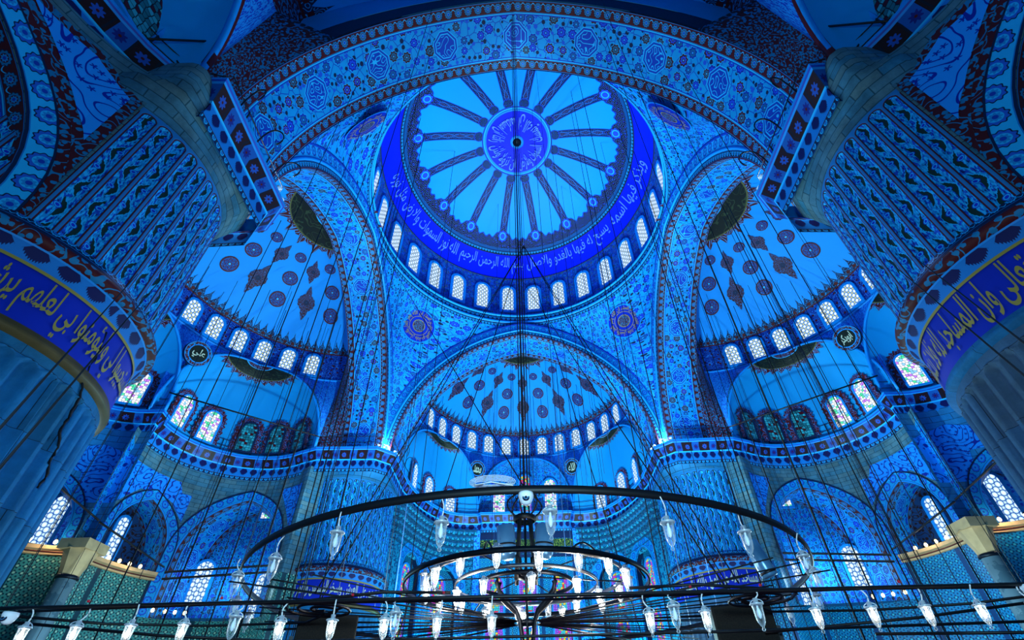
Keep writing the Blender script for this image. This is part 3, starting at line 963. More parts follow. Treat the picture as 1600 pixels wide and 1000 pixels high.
mid = lambda c, d, r: (c[0] + d[0] * r, c[1] + d[1] * r)
cl = (-14.6, 0)
for sx, nm in ((-1, 'left'), (1, 'right')):
    fl = (lambda L: L) if sx < 0 else mirx
    c = (cl[0] * -sx, 0) if sx > 0 else cl
    k = 1 if sx < 0 else 3
    sp = Sph(c, k, 11.0, 27.95, 33.0)
    f1 = lambda p: p if sx < 0 else (-p[0], p[1])
    rev = (lambda L: L[::-1]) if sx < 0 else (lambda L: L)
    exs = [dict(base=rev(fl(EXL_FAR)), K=f1((-21.3, 8.1)), zc=24.75, to=c, label='curved exedra niche with five fringed windows at the far %s corner' % nm),
           dict(base=rev(fl(EXL_MID)), K=f1((-25.2, 0)), zc=24.6, to=c, label='middle exedra niche below the %s half dome' % nm),
           dict(base=rev(fl(EXL_NEAR)), K=f1((-21.3, -8.1)), zc=24.75, to=c, label='exedra niche half hidden by the near %s pier' % nm)]
    al = [radians(19.0 + 10.3 * i) * (1 if sx < 0 else -1) for i in range(-2, 6)]
    semidome(sp, exs, al, 'half_dome', 'pale blue half dome with red and blue motifs on the %s side' % nm,
             'arched lattice window of the %s half dome, %%s counting from the near pier' % nm)
spf = Sph((0, 15.25), 0, 10.26, 27.9, 33.0)
exs = [dict(base=EXF, K=(-8.3, 20.2), zc=24.8, to=(0, 15.25), label='exedra niche left of the mihrab wall'),
       dict(base=[(-4.7, 23.2), (-4.6, 24.3), (-2, 24.6), (2, 24.6), (4.6, 24.3), (4.7, 23.2)], K=(0, 24.7), zc=24.5, to=(0, 15.25), medal=False, mat='floral_blue', label='arched wall with three tall windows above the mihrab'),
       dict(base=mirx(EXF)[::-1], K=(8.3, 20.2), zc=24.8, to=(0, 15.25), label='exedra niche right of the mihrab wall')]
semidome(spf, exs, [radians(11.3 * i) for i in range(-6, 7)], 'half_dome', 'pale blue half dome with red and blue motifs over the mihrab side',
         'arched lattice window of the half dome above the mihrab, %s from the left')
spn = Sph((0, -15.25), 2, 10.3, 27.9, 33.0)
exs = [dict(base=mirx(EXN), K=(8.9, -20.4), zc=24.8, to=(0, -15.25), medal=False, label='exedra niche overhead beyond the near right pier'),
       dict(base=EXN[::-1], K=(-8.9, -20.4), zc=24.8, to=(0, -15.25), medal=False, label='exedra niche overhead beyond the near left pier')]
# only the two ends of the half dome above the viewer can be seen
def near_half(sp):
    b = MB(); na = 40; AL = radians(101); zb = 25.1
    for s_ in (-1, 1):
        ds = [sp.R * (1 - j / 12) for j in range(13)]; ds[-1] = .01
        b.grid(lambda i, j: sp.at(s_ * (AL - AL * i / na), ds[j]), na, 12, lambda i, j: (sp.R * AL * i / na, sp.R - ds[j]), 'semi_paint', s_ < 0)
    r = S(b.build('half_dome'), 'half dome above the viewer, its dark rim seen behind the nearest arch', 'half dome')
    b = MB()
    for s_ in (-1, 1):
        b.grid(lambda i, j: sp.drum(s_ * (AL - AL * i / na), zb + 2.8 * j), na, 1, lambda i, j: (sp.R * AL * i / na, 2.8 * j), 'vine_red', s_ < 0)
    b.build('window_drum', r)
    for s_, nm in ((1, 'left'), (-1, 'right')):
        for i, a in enumerate((84, 73, 62)):
            p = sp.drum(s_ * radians(a), 25.4, .10)
            window(p, (sp.c[0] - p[0], sp.c[1] - p[1]), 1.1, 2.1, 'glass_amber', frame='navy_line', fr=.2, label='dark amber window behind the top of the nearest arch, %s from its %s end' % (ORD[i], nm))
near_half(spn)
def flank(sp, F1, sgn, owner):
    # closes the gap between a great arch and the first exedra beside it
    b = MB(); zs = [17.75 + 7.35 * i / 14 for i in range(15)] + [25.1 + 2.9 * i / 5 for i in range(6)]; R_ = A0 + AE; af = sp.angle(*F1)
    def P(i, j):
        z = zs[i]; t = j / 4
        xa = (sqrt(max(0, R_ * R_ - (z - AZ) ** 2)) - AE) * sgn; A = Vector((*rot(sp.k, xa, 14.15), z))
        k = min(1, max(0, (z - 17.75) / 7.35)); T = Vector(sp.drum(sgn * radians(97), z) if i > 14 else sp.drum(af, z)); Bq = Vector((F1[0], F1[1], z)).lerp(T, k)
        return A.lerp(Bq, t)
    b.grid(P, 20, 4, lambda i, j: (j * .8, zs[i]), 'vine_red', sgn < 0)
    o = b.build('arch_flank'); S(o, owner, 'wall')
flank(Sph((-14.6, 0), 1, 11.0, 27.95, 33.0), EXL_FAR[0], 1, 'narrow painted wall strip beside the left great arch at its far foot')
flank(Sph((14.6, 0), 3, 11.0, 27.95, 33.0), (-EXL_FAR[0][0], EXL_FAR[0][1]), -1, 'narrow painted wall strip beside the right great arch at its far foot')
flank(spn, EXN[-1], 1, 'narrow painted wall strip above the near left pier, behind the nearest arch')
flank(spn, (-EXN[-1][0], EXN[-1][1]), -1, 'narrow painted wall strip above the near right pier, behind the nearest arch')
flank(spf, EXF[0], -1, 'narrow painted wall strip left of the mihrab half dome')
flank(spf, (-EXF[0][0], EXF[0][1]), 1, 'narrow painted wall strip right of the mihrab half dome')
def exedra_only(sp, E):
    base = E['base']; K = E['K']; zc = E['zc']; n = len(base) - 1; nt = 14; Lb = lens(base)
    b = MB()
    def P(i, j):
        t = (pi / 2) * j / nt; g = cos(t) ** .85
        return (K[0] + (base[i][0] - K[0]) * g, K[1] + (base[i][1] - K[1]) * g, 17.75 + (zc - 17.75) * sin(t))
    b.grid(P, n, nt, lambda i, j: (Lb[i], 7 * j / nt), 'plaster_soft', True)
    ex = S(b.build('exedra'), E['label'], 'exedra')
    for side in (0, 1):
        ed = edge_pts(E, side); w = MB(); N = len(ed) - 1; Le = lens(ed)
        def Pw(i, j):
            p = Vector(ed[i]); a = sp.angle(p.x, p.y); a = max(-radians(97), min(radians(97), a)); T = Vector(sp.drum(a, 25.1)); return p + (T - p) * (j / 4)
        w.grid(Pw, N, 4, lambda i, j: (Le[i], j * .6), 'vine_fine', side == 0)
        def off(o, i):
            p = Vector(ed[i]); d = Vector((sp.c[0], sp.c[1], p.z)) - p; return p + d.normalized() * .08 + Vector((0, 0, o))
        w.tube([off(.1, i) for i in range(N + 1)], .12, 'light_line', 5)
        w.tube([off(.42, i) for i in range(N + 1)], .16, 'red_line', 5)
        w.tube([off(.8, i) for i in range(N + 1)], .08, 'light_line', 5)
        w.build('edge_moulding', ex)
for E in exs: exedra_only(spn, E)

# windows of the exedrae and of the mihrab wall
def exw(p, c, w, h, glass, fr, label, fringe=.42, z=18.15, tilt=0.0):
    d = hypot(c[0] - p[0], c[1] - p[1]); q = (p[0] + (c[0] - p[0]) / d * .32, p[1] + (c[1] - p[1]) / d * .32, z)
    window(q, (c[0] - p[0], c[1] - p[1]), w, h, glass, frame=fr, fr=.12, fringe=fringe, label=label, tilt=tilt)
for sx, nm in ((-1, 'left'), (1, 'right')):
    c = (19.3 * sx, 5.7)
    for i, a in enumerate((172, 146, 115, 91, 67)):
        ar = radians(a); p = (sx * (19.3 - 5.35 * cos(ar)), 5.7 + 5.35 * sin(ar))
        g = 'glass_blue' if i < 2 else 'glass_dim'
        exw(p, c, 1.05, 2.35, g, 'light_line' if i < 2 else 'navy_line',
            '%s fringed window in the far %s exedra, %s from its outer end' % ('bright' if i < 2 else 'dim', nm, ORD[i]), tilt=.06)
    c2 = (24.3 * sx, 0); ar = radians(112)
    exw((sx * (24.3 - 4.4 * cos(ar)), 4.4 * sin(ar)), c2, 1.15, 2.4, 'glass_blue', 'light_line', 'bright fringed window in the middle %s exedra, beside the near pier' % nm, z=18.2, tilt=.05)
    for i, (x, y) in enumerate(((-7.5, 22.55), (-9.2, 19.7), (-10.0, 16.9))):
        exw((x * -sx, y), (2.0 * sx, 15.8), 1.0, 2.2, 'glass_pale', 'light_line', 'pale window in the exedra at the %s of the mihrab wall, %s from the middle' % (nm, ORD[i]), fringe=.36, z=17.9)
    exw((-12.45 * -sx, -16.95), (0, -17.5), 1.5, 2.6, 'glass_dim', 'light_line', 'dim fringed window above the cornice beyond the near %s pier' % nm, fringe=.6, z=18.1)
for i, (x, z, h) in enumerate(((-2.65, 18.3, 3.0), (0, 18.5, 3.9), (2.55, 18.3, 3.6))):
    window((x, 24.25, z), (0, -1), 1.15, h, 'glass_stained' if i == 1 else 'glass_blue', fr=.18, label='tall coloured window above the mihrab, ' + ['left of the three', 'middle of the three', 'right of the three'][i])
# roundels with names between the exedrae
def roundel(c, nrm, r, text, label, mir=0, tilt=-.35):
    n = Vector((nrm[0], nrm[1], 0)).normalized(); n = (n + Vector((0, 0, tilt))).normalized()
    t = Vector((0, 0, 1)).cross(n).normalized(); u = n.cross(t)
    Cc = Vector(c); b = MB()
    def rp(r0, r1, m, o):
        b.grid(lambda i, j: Cc + n * o + (t * cos(2 * pi * i / 32) + u * sin(2 * pi * i / 32)) * (r0 + (r1 - r0) * j), 32, 1, lambda i, j: (i * .2, .3 * j), m, True)
    rp(.001, r, 'black_board', .04); rp(r, r * 1.1, 'light_line', .05); rp(r * 1.1, r * 1.4, 'vine_red', .02); rp(r * 1.4, r * 1.47, 'light_line', .03)
    b.grid(lambda i, j: Cc + n * (.05 - .3 * j) + (t * cos(2 * pi * i / 32) + u * sin(2 * pi * i / 32)) * r * 1.47, 32, 1, lambda i, j: (0, 0), 'navy_line', False)
    o = S(b.build('name_roundel', None, False), label, 'roundel')
    lettering('lettering', text, lambda x, y: Cc + n * .08 + t * ((x - .5) * r * 1.35) + u * ((y - .5) * r * 1.25), 'gold_pale', o, .02)
roundel((-23.15, 4.05, 22.6), (8.6, -4.0), .62, 'علي', 'black roundel with gold lettering between the left exedrae')
roundel((23.15, 4.05, 22.6), (-8.6, -4.0), .62, 'ابوبكر', 'black roundel with gold lettering between the right exedrae')
roundel((-4.85, 22.9, 22.6), (4.7, -7.8), .62, 'محمد', 'small black roundel with bright gold lettering left above the mihrab')
roundel((4.85, 22.9, 22.6), (-4.7, -7.8), .62, 'الله', 'small black roundel with green lettering right above the mihrab')

# ------------------------------------------------------------------ cornice walk with its railing
side_far = [(-23.35, 3.95), (-23.5, 4.9)] + circ((-19.3, 5.7), 4.85, 182, 52, 20)
side_mid = circ((-24.3, 0), 3.95, 268, 92, 20)
side_near = [(x, -y) for x, y in side_far][::-1]
pierN = [(-9.7, -15.26), (-9.7, -10.5), (-10.9, -9.4), (-15.35, -9.25)]
pierF = [(-15.35, 9.25), (-10.9, 9.4), (-9.7, 10.5), (-9.7, 15.26)]
lip = near_lip[:-1] + pierN + side_near[1:] + side_mid + side_far[:-1] + pierF + far_lip[1:] + [(-4.35, 22.35), (0.0, 22.35)]
def path_normals(p):
    N = []
    for i in range(len(p)):
        a = Vector(p[i]) - Vector(p[i - 1]) if i else Vector(p[1]) - Vector(p[0])
        c = Vector(p[i + 1]) - Vector(p[i]) if i < len(p) - 1 else a
        a.normalize(); c.normalize()
        n1 = Vector((a.y, -a.x)); n2 = Vector((c.y, -c.x)); m = n1 + n2
        if m.length < .3: m = n1
        m.normalize(); m /= max(.5, m.dot(n1)); N.append(m)
    return N
LN = path_normals(lip); LL = lens(lip)
PROF = [(.5, 17.80, None), (0.0, 17.80, 'plaster_soft'), (0.0, 17.66, 'light_line'), (.05, 17.62, 'blue_line'), (.10, 17.56, 'light_line'),
        (.42, 16.92, 'tile_band'), (.44, 16.88, 'light_line'), (.46, 16.2, 'palmettes'), (.48, 16.0, 'border_small')]
for sx, nm in ((-1, 'left'), (1, 'right')):
    b = MB(-1 if sx > 0 else 1)
    pt = lambda i, o, z: (lip[i][0] - LN[i].x * o, lip[i][1] - LN[i].y * o, z)
    for q in range(1, len(PROF)):
        o0, z0, _ = PROF[q - 1]; o1, z1, m = PROF[q]
        vt = (1, 0) if m == 'tile_band' else (.75, 0) if m == 'palmettes' else (.2, 0) if m == 'border_small' else (0, .2)
        b.grid(lambda i, j: pt(i, (o0, o1)[j], (z0, z1)[j]), len(lip) - 1, 1, lambda i, j: (LL[i], vt[j]), m, False)
    o = b.build('trim_%d' % (1 if sx < 0 else 2), None, False)
    S(o, 'bracketed tile cornice running along the %s side above the piers' % nm, 'cornice')
    # railing
    ra = empty('cornice_railing'); tag(ra, 'thin black iron railing along the %s cornice' % nm, 'railing')
    mi_ = -1 if sx > 0 else 1
    for z in (18.35, 18.85):
        r = MB(mi_); r.tube([pt(i, .35, z) for i in range(len(lip))], .022, 'rail_black', 4); r.build('rail', ra)
    tot = LL[-1]; npost = 46; i = 0
    for k in range(npost):
        s_ = tot * (k + .5) / npost
        while LL[i + 1] < s_: i += 1
        t = (s_ - LL[i]) / (LL[i + 1] - LL[i]); A = pt(i, .35, 0); B = pt(i + 1, .35, 0)
        x, y = A[0] + (B[0] - A[0]) * t, A[1] + (B[1] - A[1]) * t
        r = MB(mi_); r.tube([(x, y, 17.8), (x, y, 18.9)], .03, 'rail_black', 4); r.build('post', ra)
    # curved iron brackets and white spot lamps near the pier corners
    for k, (x, y, dx, dy) in enumerate(((-9.95, -12.9, .5, .1), (-9.95, -11.6, .6, .1), (-9.95, -14.2, .5, -.1), (-9.95, 12.2, .5, -.2), (-9.95, 13.8, .5, .2), (-9.95, 11.2, .4, -.3))):
        r = MB(mi_); pts = []
        for j in range(13):
            a = pi * j / 12 * 1.25
            pts.append((x + dx * (1 - cos(a)) * .8, y + dy * (1 - cos(a)) * .8, 17.8 + 1.5 * sin(min(a, pi / 2)) + (.0 if a < pi / 2 else .6 * (sin(a) - 1))))
        r.tube(pts, .03, 'rail_black', 5); o = r.build('hooked_bracket')
        tag(o, 'black hooked iron bracket on the %s %s pier cornice, %s along it' % ('near' if y < 0 else 'far', nm, ORD[k % 3]), 'bracket', 'hooked brackets on the cornice')

# ------------------------------------------------------------------ the four fluted piers
def capsule_depth(u, z, ztop, W, R):
    x = (u - math.floor(u) - .5) * W; y = max(0, z - ztop + .24)
    d = hypot(x, y)
    return 0.0 if d > R else (1 - (d / R) ** 2)
def pier(sx, sy, text, ph0, ph1, label):
    X, Y = 13.4 * sx, 13.4 * sy; nearp = sy < 0
    dz = 0.0 if nearp else .45; R = 3.2; zt = 14.9 if nearp else 15.7
    pm = 'flute_paint_near' if nearp else 'flute_paint_far'
    b = MB(); per = 8; nphi = NFL * per
    zs = [9.35 + dz, zt - .26] + [zt - .26 + .26 * (i + 1) / 8 for i in range(8)] + [zt + .06]
    def P(i, j):
        a = 2 * pi * i / nphi; u = i / per; z = zs[j]
        r = R - .085 * capsule_depth(u, z, zt, .457, .18)
        return (X + r * cos(a), Y + r * sin(a), z)
    b.grid(P, nphi, len(zs) - 1, lambda i, j: (i / per, zs[j]), pm)
    root = S(b.build('fluted_pier'), label, 'pier')
    # block under the cornice
    b = MB(); na = 96
    def sq(a):
        c, s_ = abs(cos(a)), abs(sin(a)); return min(3.2 / max(c, s_), 5.3 / (c + s_))
    lv = [(0, zt + .06), (0, zt + .25), (.55, 15.9 if nearp else 16.25), (1, 16.55), (1, 17.7)]
    def P2(i, j):
        a = 2 * pi * i / na; t, z = lv[j]; r = R + (sq(a) - R) * t
        lim = 3.2 - .85 * t; x, y = r * cos(a) * sx, r * sin(a) * sy
        return (X + min(x, lim) * sx, Y + min(y, lim) * sy, z)
    b.grid(P2, na, len(lv) - 1, lambda i, j: (R * 2 * pi * i / na, lv[j][1]), 'stone_warm' if nearp else 'stone')
    b.build('capital_block', root)
    # mouldings
    z0 = dz
    b = MB()
    b.lathe([(3.16, 9.42), (3.3, 9.38), (3.34, 9.14)], 'border_small', 96, (X, Y, z0)); b.lathe([(3.34, 9.14), (3.44, 9.12), (3.44, 9.07)], 'navy_line', 96, (X, Y, z0))
    b.lathe([(3.44, 9.07), (3.56, 8.98), (3.58, 8.86), (3.5, 8.76), (3.42, 8.74)], 'vine_red', 96, (X, Y, z0))
    b.lathe([(3.42, 8.74), (3.40, 8.70)], 'light_line', 96, (X, Y, z0))
    b.lathe([(3.26, 8.30), (3.40, 8.70)], 'palmettes', 96, (X, Y, z0), uvf=lambda i, j: (3.3 * 2 * pi * i / 96, .72 * j))
    b.lathe([(3.30, 8.26), (3.30, 8.34)], 'gold', 96, (X, Y, z0))
    b.build('painted_moulding', root)
    b = MB(); b.lathe([(3.26, 7.0), (3.26, 8.30)], 'cal_deep', 96, (X, Y, z0))
    bd = b.build('inscription_band', root)
    w = 3.3
    lettering('lettering', text, lambda x, y: (X + w * cos(ph0 + (ph1 - ph0) * x), Y + w * sin(ph0 + (ph1 - ph0) * x), z0 + 7.08 + 1.14 * y), 'gold' if nearp else 'gold_pale', bd, .012)
    b = MB(); b.lathe([(3.2, 6.72), (3.34, 6.8), (3.36, 6.9), (3.30, 6.93), (3.32, 7.0), (3.26, 7.02)], 'gilt_brown' if sx < 0 else 'stone_grey', 96, (X, Y, z0)); b.build('gilt_moulding', root)
    # bare stone flutes
    b = MB(); per = 10; nphi = NFL * per; zt2 = 6.55 + z0
    zs2 = [-1.6, 2.0, zt2 - .30] + [zt2 - .30 + .32 * (i + 1) / 14 for i in range(14)] + [zt2 + .2]
    def P3(i, j):
        a = 2 * pi * i / nphi; u = i / per; z = zs2[j]
        x = ((u - math.floor(u) - .5) * .457); y = max(0, z - zt2 + .24); d = hypot(x, y)
        r = 3.22
        if d < .145: r -= .10 * (1 - (d / .145) ** 2) + .02
        elif d < .17: r -= .03
        elif d < .215: r += .035
        return (X + r * cos(a), Y + r * sin(a), z)
    sm = 'stone_grey' if sx < 0 else 'stone_dark'
    b.grid(P3, nphi, len(zs2) - 1, lambda i, j: (3.2 * 2 * pi * i / nphi, zs2[j]), sm)
    b.build('stone_flutes', root)
pier(-1, -1, 'فليستجيبوا لي وليؤمنوا بي لعلهم يرشدون', radians(-46), radians(40), 'near left fluted pier with blue band of gold calligraphy')
pier(1, -1, 'قال الله تعالى وان المساجد لله فلا تدعوا', radians(140), radians(226), 'near right fluted pier with blue band of gold calligraphy')
pier(-1, 1, 'ثم استوى على العرش وسخر الشمس والقمر كل يجري', radians(-134), radians(-8), 'far left fluted pier with blue calligraphy band, behind the loudspeaker')
pier(1, 1, 'انما يعمر مساجد الله من امن بالله واليوم الاخر', radians(-172), radians(-46), 'far right fluted pier with blue calligraphy band, behind the loudspeaker')

DARK_LINE = [(-10.14, -13.2, 8.1), (-10.15, -13.05, 7.41), (-10.15, -13.01, 6.87), (-10.19, -12.8, 6.48), (-10.2, -12.73, 6.01), (-10.2, -12.74, 5.67), (-10.26, -12.48, 5.34), (-10.26, -12.47, 5.01), (-10.33, -12.28, 4.76), (-10.3, -12.37, 4.39)]
b = MB(); rc = random.Random(3); pts = []
for p, q in zip(DARK_LINE, DARK_LINE[1:]):
    for i in range(4):
        t = i / 4; v_ = Vector(p).lerp(Vector(q), t); v_.y += rc.uniform(-.03, .03); d_ = Vector((v_.x + 13.4, v_.y + 13.4, 0)); d_.normalize()
        pts.append((-13.4 + d_.x * 3.25, -13.4 + d_.y * 3.25, v_.z))
b.tube(pts, [.02 + .012 * rc.random() for _ in pts], 'cable', 5)
o = b.build('dark_line'); o.parent = [x for x in SC.objects if x.name == 'fluted_pier'][0]  # thin dark jagged line down the pier face

def spot_fixture(x, y, dx, dy, label):
    o = empty('uplight_fixture', (x, y, 17.82)); tag(o, label, 'light', 'uplights on the pier cornices')
    b = MB(); b.tube([(-.35 * dy, .35 * dx, .05), (.35 * dy, -.35 * dx, .05)], .03, 'cam_white', 5); b.tube([(0, 0, 0), (0, 0, .12)], .03, 'cam_white', 5); b.build('frame', o)
    for t in (-.25, .25):
        M = Matrix.Translation((-t * dy, t * dx, .12)) @ Matrix.Rotation(.5, 4, Vector((dy, -dx, 0)))
        b = MB(); b.lathe([(.001, 0), (.09, 0), (.11, .12)], 'cam_white', 12, M=M); h = b.build('lamp_head', o)
        b = MB(); b.lathe([(.10, .11), (.001, .11)], 'uplight_face', 12, M=M); b.build('lens', h)
for sx, nm in ((-1, 'left'), (1, 'right')):
    for sy, fn_ in ((-1, 'near'), (1, 'far')):
        spot_fixture(9.86 * sx, 10.9 * sy, sx, .2 * sy, 'white twin uplight on the %s %s pier cornice, facing the nave' % (fn_, nm))
        spot_fixture(10.75 * sx, 9.75 * sy, .6 * sx, .6 * sy, 'white twin uplight on the cut corner of the %s %s pier cornice' % (fn_, nm))

# ------------------------------------------------------------------ lower walls with their arches
class Path:
    def __init__(s, pts): s.p = [Vector(q) for q in pts]; s.L = lens(pts); s.n = path_normals(pts)
    def at(s, d, lift=0.0):
        d = max(0, min(s.L[-1] - 1e-6, d)); i = 0
        while i < len(s.L) - 2 and s.L[i + 1] < d: i += 1
        t = (d - s.L[i]) / (s.L[i + 1] - s.L[i])
        q = s.p[i].lerp(s.p[i + 1], t); n = s.n[i].lerp(s.n[i + 1], t).normalized()
        return q + n * lift, n
def open_profile(A, n=12, o=0.0):
    """arch opening A: c centre, a half-width, zs spring, zc crown -> list of (s, z) left to right"""
    a, r = A['a'], A['zc'] - A['zs']; e = max(0.0, (r * r - a * a) / (2 * a))
    R = a + e
    if r < a: return [(A['c'] - (a + o) * cos(pi * i / (2 * n)), A['zs'] + (r + o) * sin(pi * i / (2 * n))) for i in range(2 * n + 1)]
    P = arch_profile(a, e, A['zs'], o, n)
    return [(A['c'] + x, z) for x, z in P]
def wall(path, zlo, zhi, arches, m, name, label, mir=1, lowmat=None, zsplit=None, ds=.35):
    ss = [path.L[-1] * i / int(path.L[-1] / ds + 1) for i in range(int(path.L[-1] / ds + 1) + 1)]
    for A in arches: ss += [q[0] for q in open_profile(A)]
    ss = sorted(set(round(x, 4) for x in ss if 0 <= x <= path.L[-1]))
    b = MB(mir)
    def top(A, s_):
        P = open_profile(A)
        for (s0, z0), (s1, z1) in zip(P, P[1:]):
            if s0 - 1e-4 <= s_ <= s1 + 1e-4: return z0 + (z1 - z0) * (s_ - s0) / max(1e-6, s1 - s0)
        return A['zs']
    def quad(sa, sb, za0, za1, zb0, zb1, mm):
        if za1 - za0 < .01 and zb1 - zb0 < .01: return
        pa, _ = path.at(sa); pb, _ = path.at(sb)
        b.poly([(pa.x, pa.y, za0), (pb.x, pb.y, zb0), (pb.x, pb.y, zb1), (pa.x, pa.y, za1)], mm, [(sa, za0), (sb, zb0), (sb, zb1), (sa, za1)])
    for sa, sb in zip(ss, ss[1:]):
        sm = (sa + sb) / 2; hit = None
        for A in arches:
            if abs(sm - A['c']) < A['a']: hit = A
        def solid(za, zb_):
            if zsplit and lowmat and za < zsplit < zb_: quad(sa, sb, za, zsplit, za, zsplit, lowmat); quad(sa, sb, zsplit, zb_, zsplit, zb_, m)
            else: quad(sa, sb, za, zb_, za, zb_, lowmat if (lowmat and zsplit and zb_ <= zsplit) else m)
        if not hit: solid(zlo, zhi)
        else:
            if hit['fl'] > zlo: solid(zlo, hit['fl'])
            quad(sa, sb, top(hit, sa), zhi, top(hit, sb), zhi, m)
    o = b.build(name, None, False, True); S(o, label, 'wall')
    for A in arches:
        P = open_profile(A); s0, s1 = P[0][0], P[-1][0]
        ol = [(s0, A['fl'])] + P + [(s1, A['fl'])]
        _, nm = path.at(A['c']); dd = A['d']
        def W(q, t, lift=0.0):
            p, n = path.at(q[0], lift); p = p - nm * (dd * t); return (p.x, p.y, q[1])
        L = lens(ol); g = MB(mir)
        sq_ = A.get('squeeze', 1.0)
        def W2(q, t):
            if t > 0 and sq_ != 1: q = (A['c'] + (q[0] - A['c']) * (1 + (sq_ - 1) * t), q[1])
            return W(q, t)
        g.grid(lambda i, j: W2(ol[i], j / 4), len(ol) - 1, 4, lambda i, j: (L[i], A.get('vw', 3.4) * j / 4), A.get('soffit', 'vine_fine'), True)
        g.poly([W((s0, A['fl']), 0), W((s1, A['fl']), 0), W2((s1, A['fl']), 1), W2((s0, A['fl']), 1)], 'stone_grey')
        g.build('arch_soffit', o, False)
        if not A.get('noback'):
            k = MB(mir); pb = A.get('back', 'vine_fine')
            for q0, q1 in zip(P, P[1:]):
                f0, f1 = (q0[0], A['fl']), (q1[0], A['fl'])
                k.poly([W2(f0, 1), W2(f1, 1), W2(q1, 1), W2(q0, 1)], pb, [f0, f1, q1, q0])
            k.build('arch_back', o, False)
        r = MB(mir); off = 0.0
        for wd, mm, lf in A.get('bands', [(.12, 'light_line', .06), (.55, 'border_blue', .04), (.12, 'light_line', .05)]):
            Q0, Q1 = open_profile(A, 12, off), open_profile(A, 12, off + wd)
            Q0 = [(Q0[0][0], A['fl'])] + Q0 + [(Q0[-1][0], A['fl'])]; Q1 = [(Q1[0][0], A['fl'])] + Q1 + [(Q1[-1][0], A['fl'])]
            L0 = lens(Q0)
            def WB(i, j):
                q = (Q0, Q1)[j][i]; p, n = path.at(q[0], lf); return (p.x, p.y, min(q[1], zhi - .02))
            r.grid(WB, len(Q0) - 1, 1, lambda i, j: (L0[i], wd * j), mm, True); off += wd
        r.build('archivolt', o, False)
    return o
def panel(path, s0, s1, flo, fhi, lift, m, parent, mir=1, n=14, border=None, name='painted_panel'):
    b = MB(mir)
    def P(i, j):
        s_ = s0 + (s1 - s0) * i / n; p, _ = path.at(s_, lift); z = flo(s_) + (fhi(s_) - flo(s_)) * j / 3; return (p.x, p.y, z)
    b.grid(P, n, 3, lambda i, j: (s0 + (s1 - s0) * i / n, P(i, j)[2]), m)
    return b.build(name, parent, False)

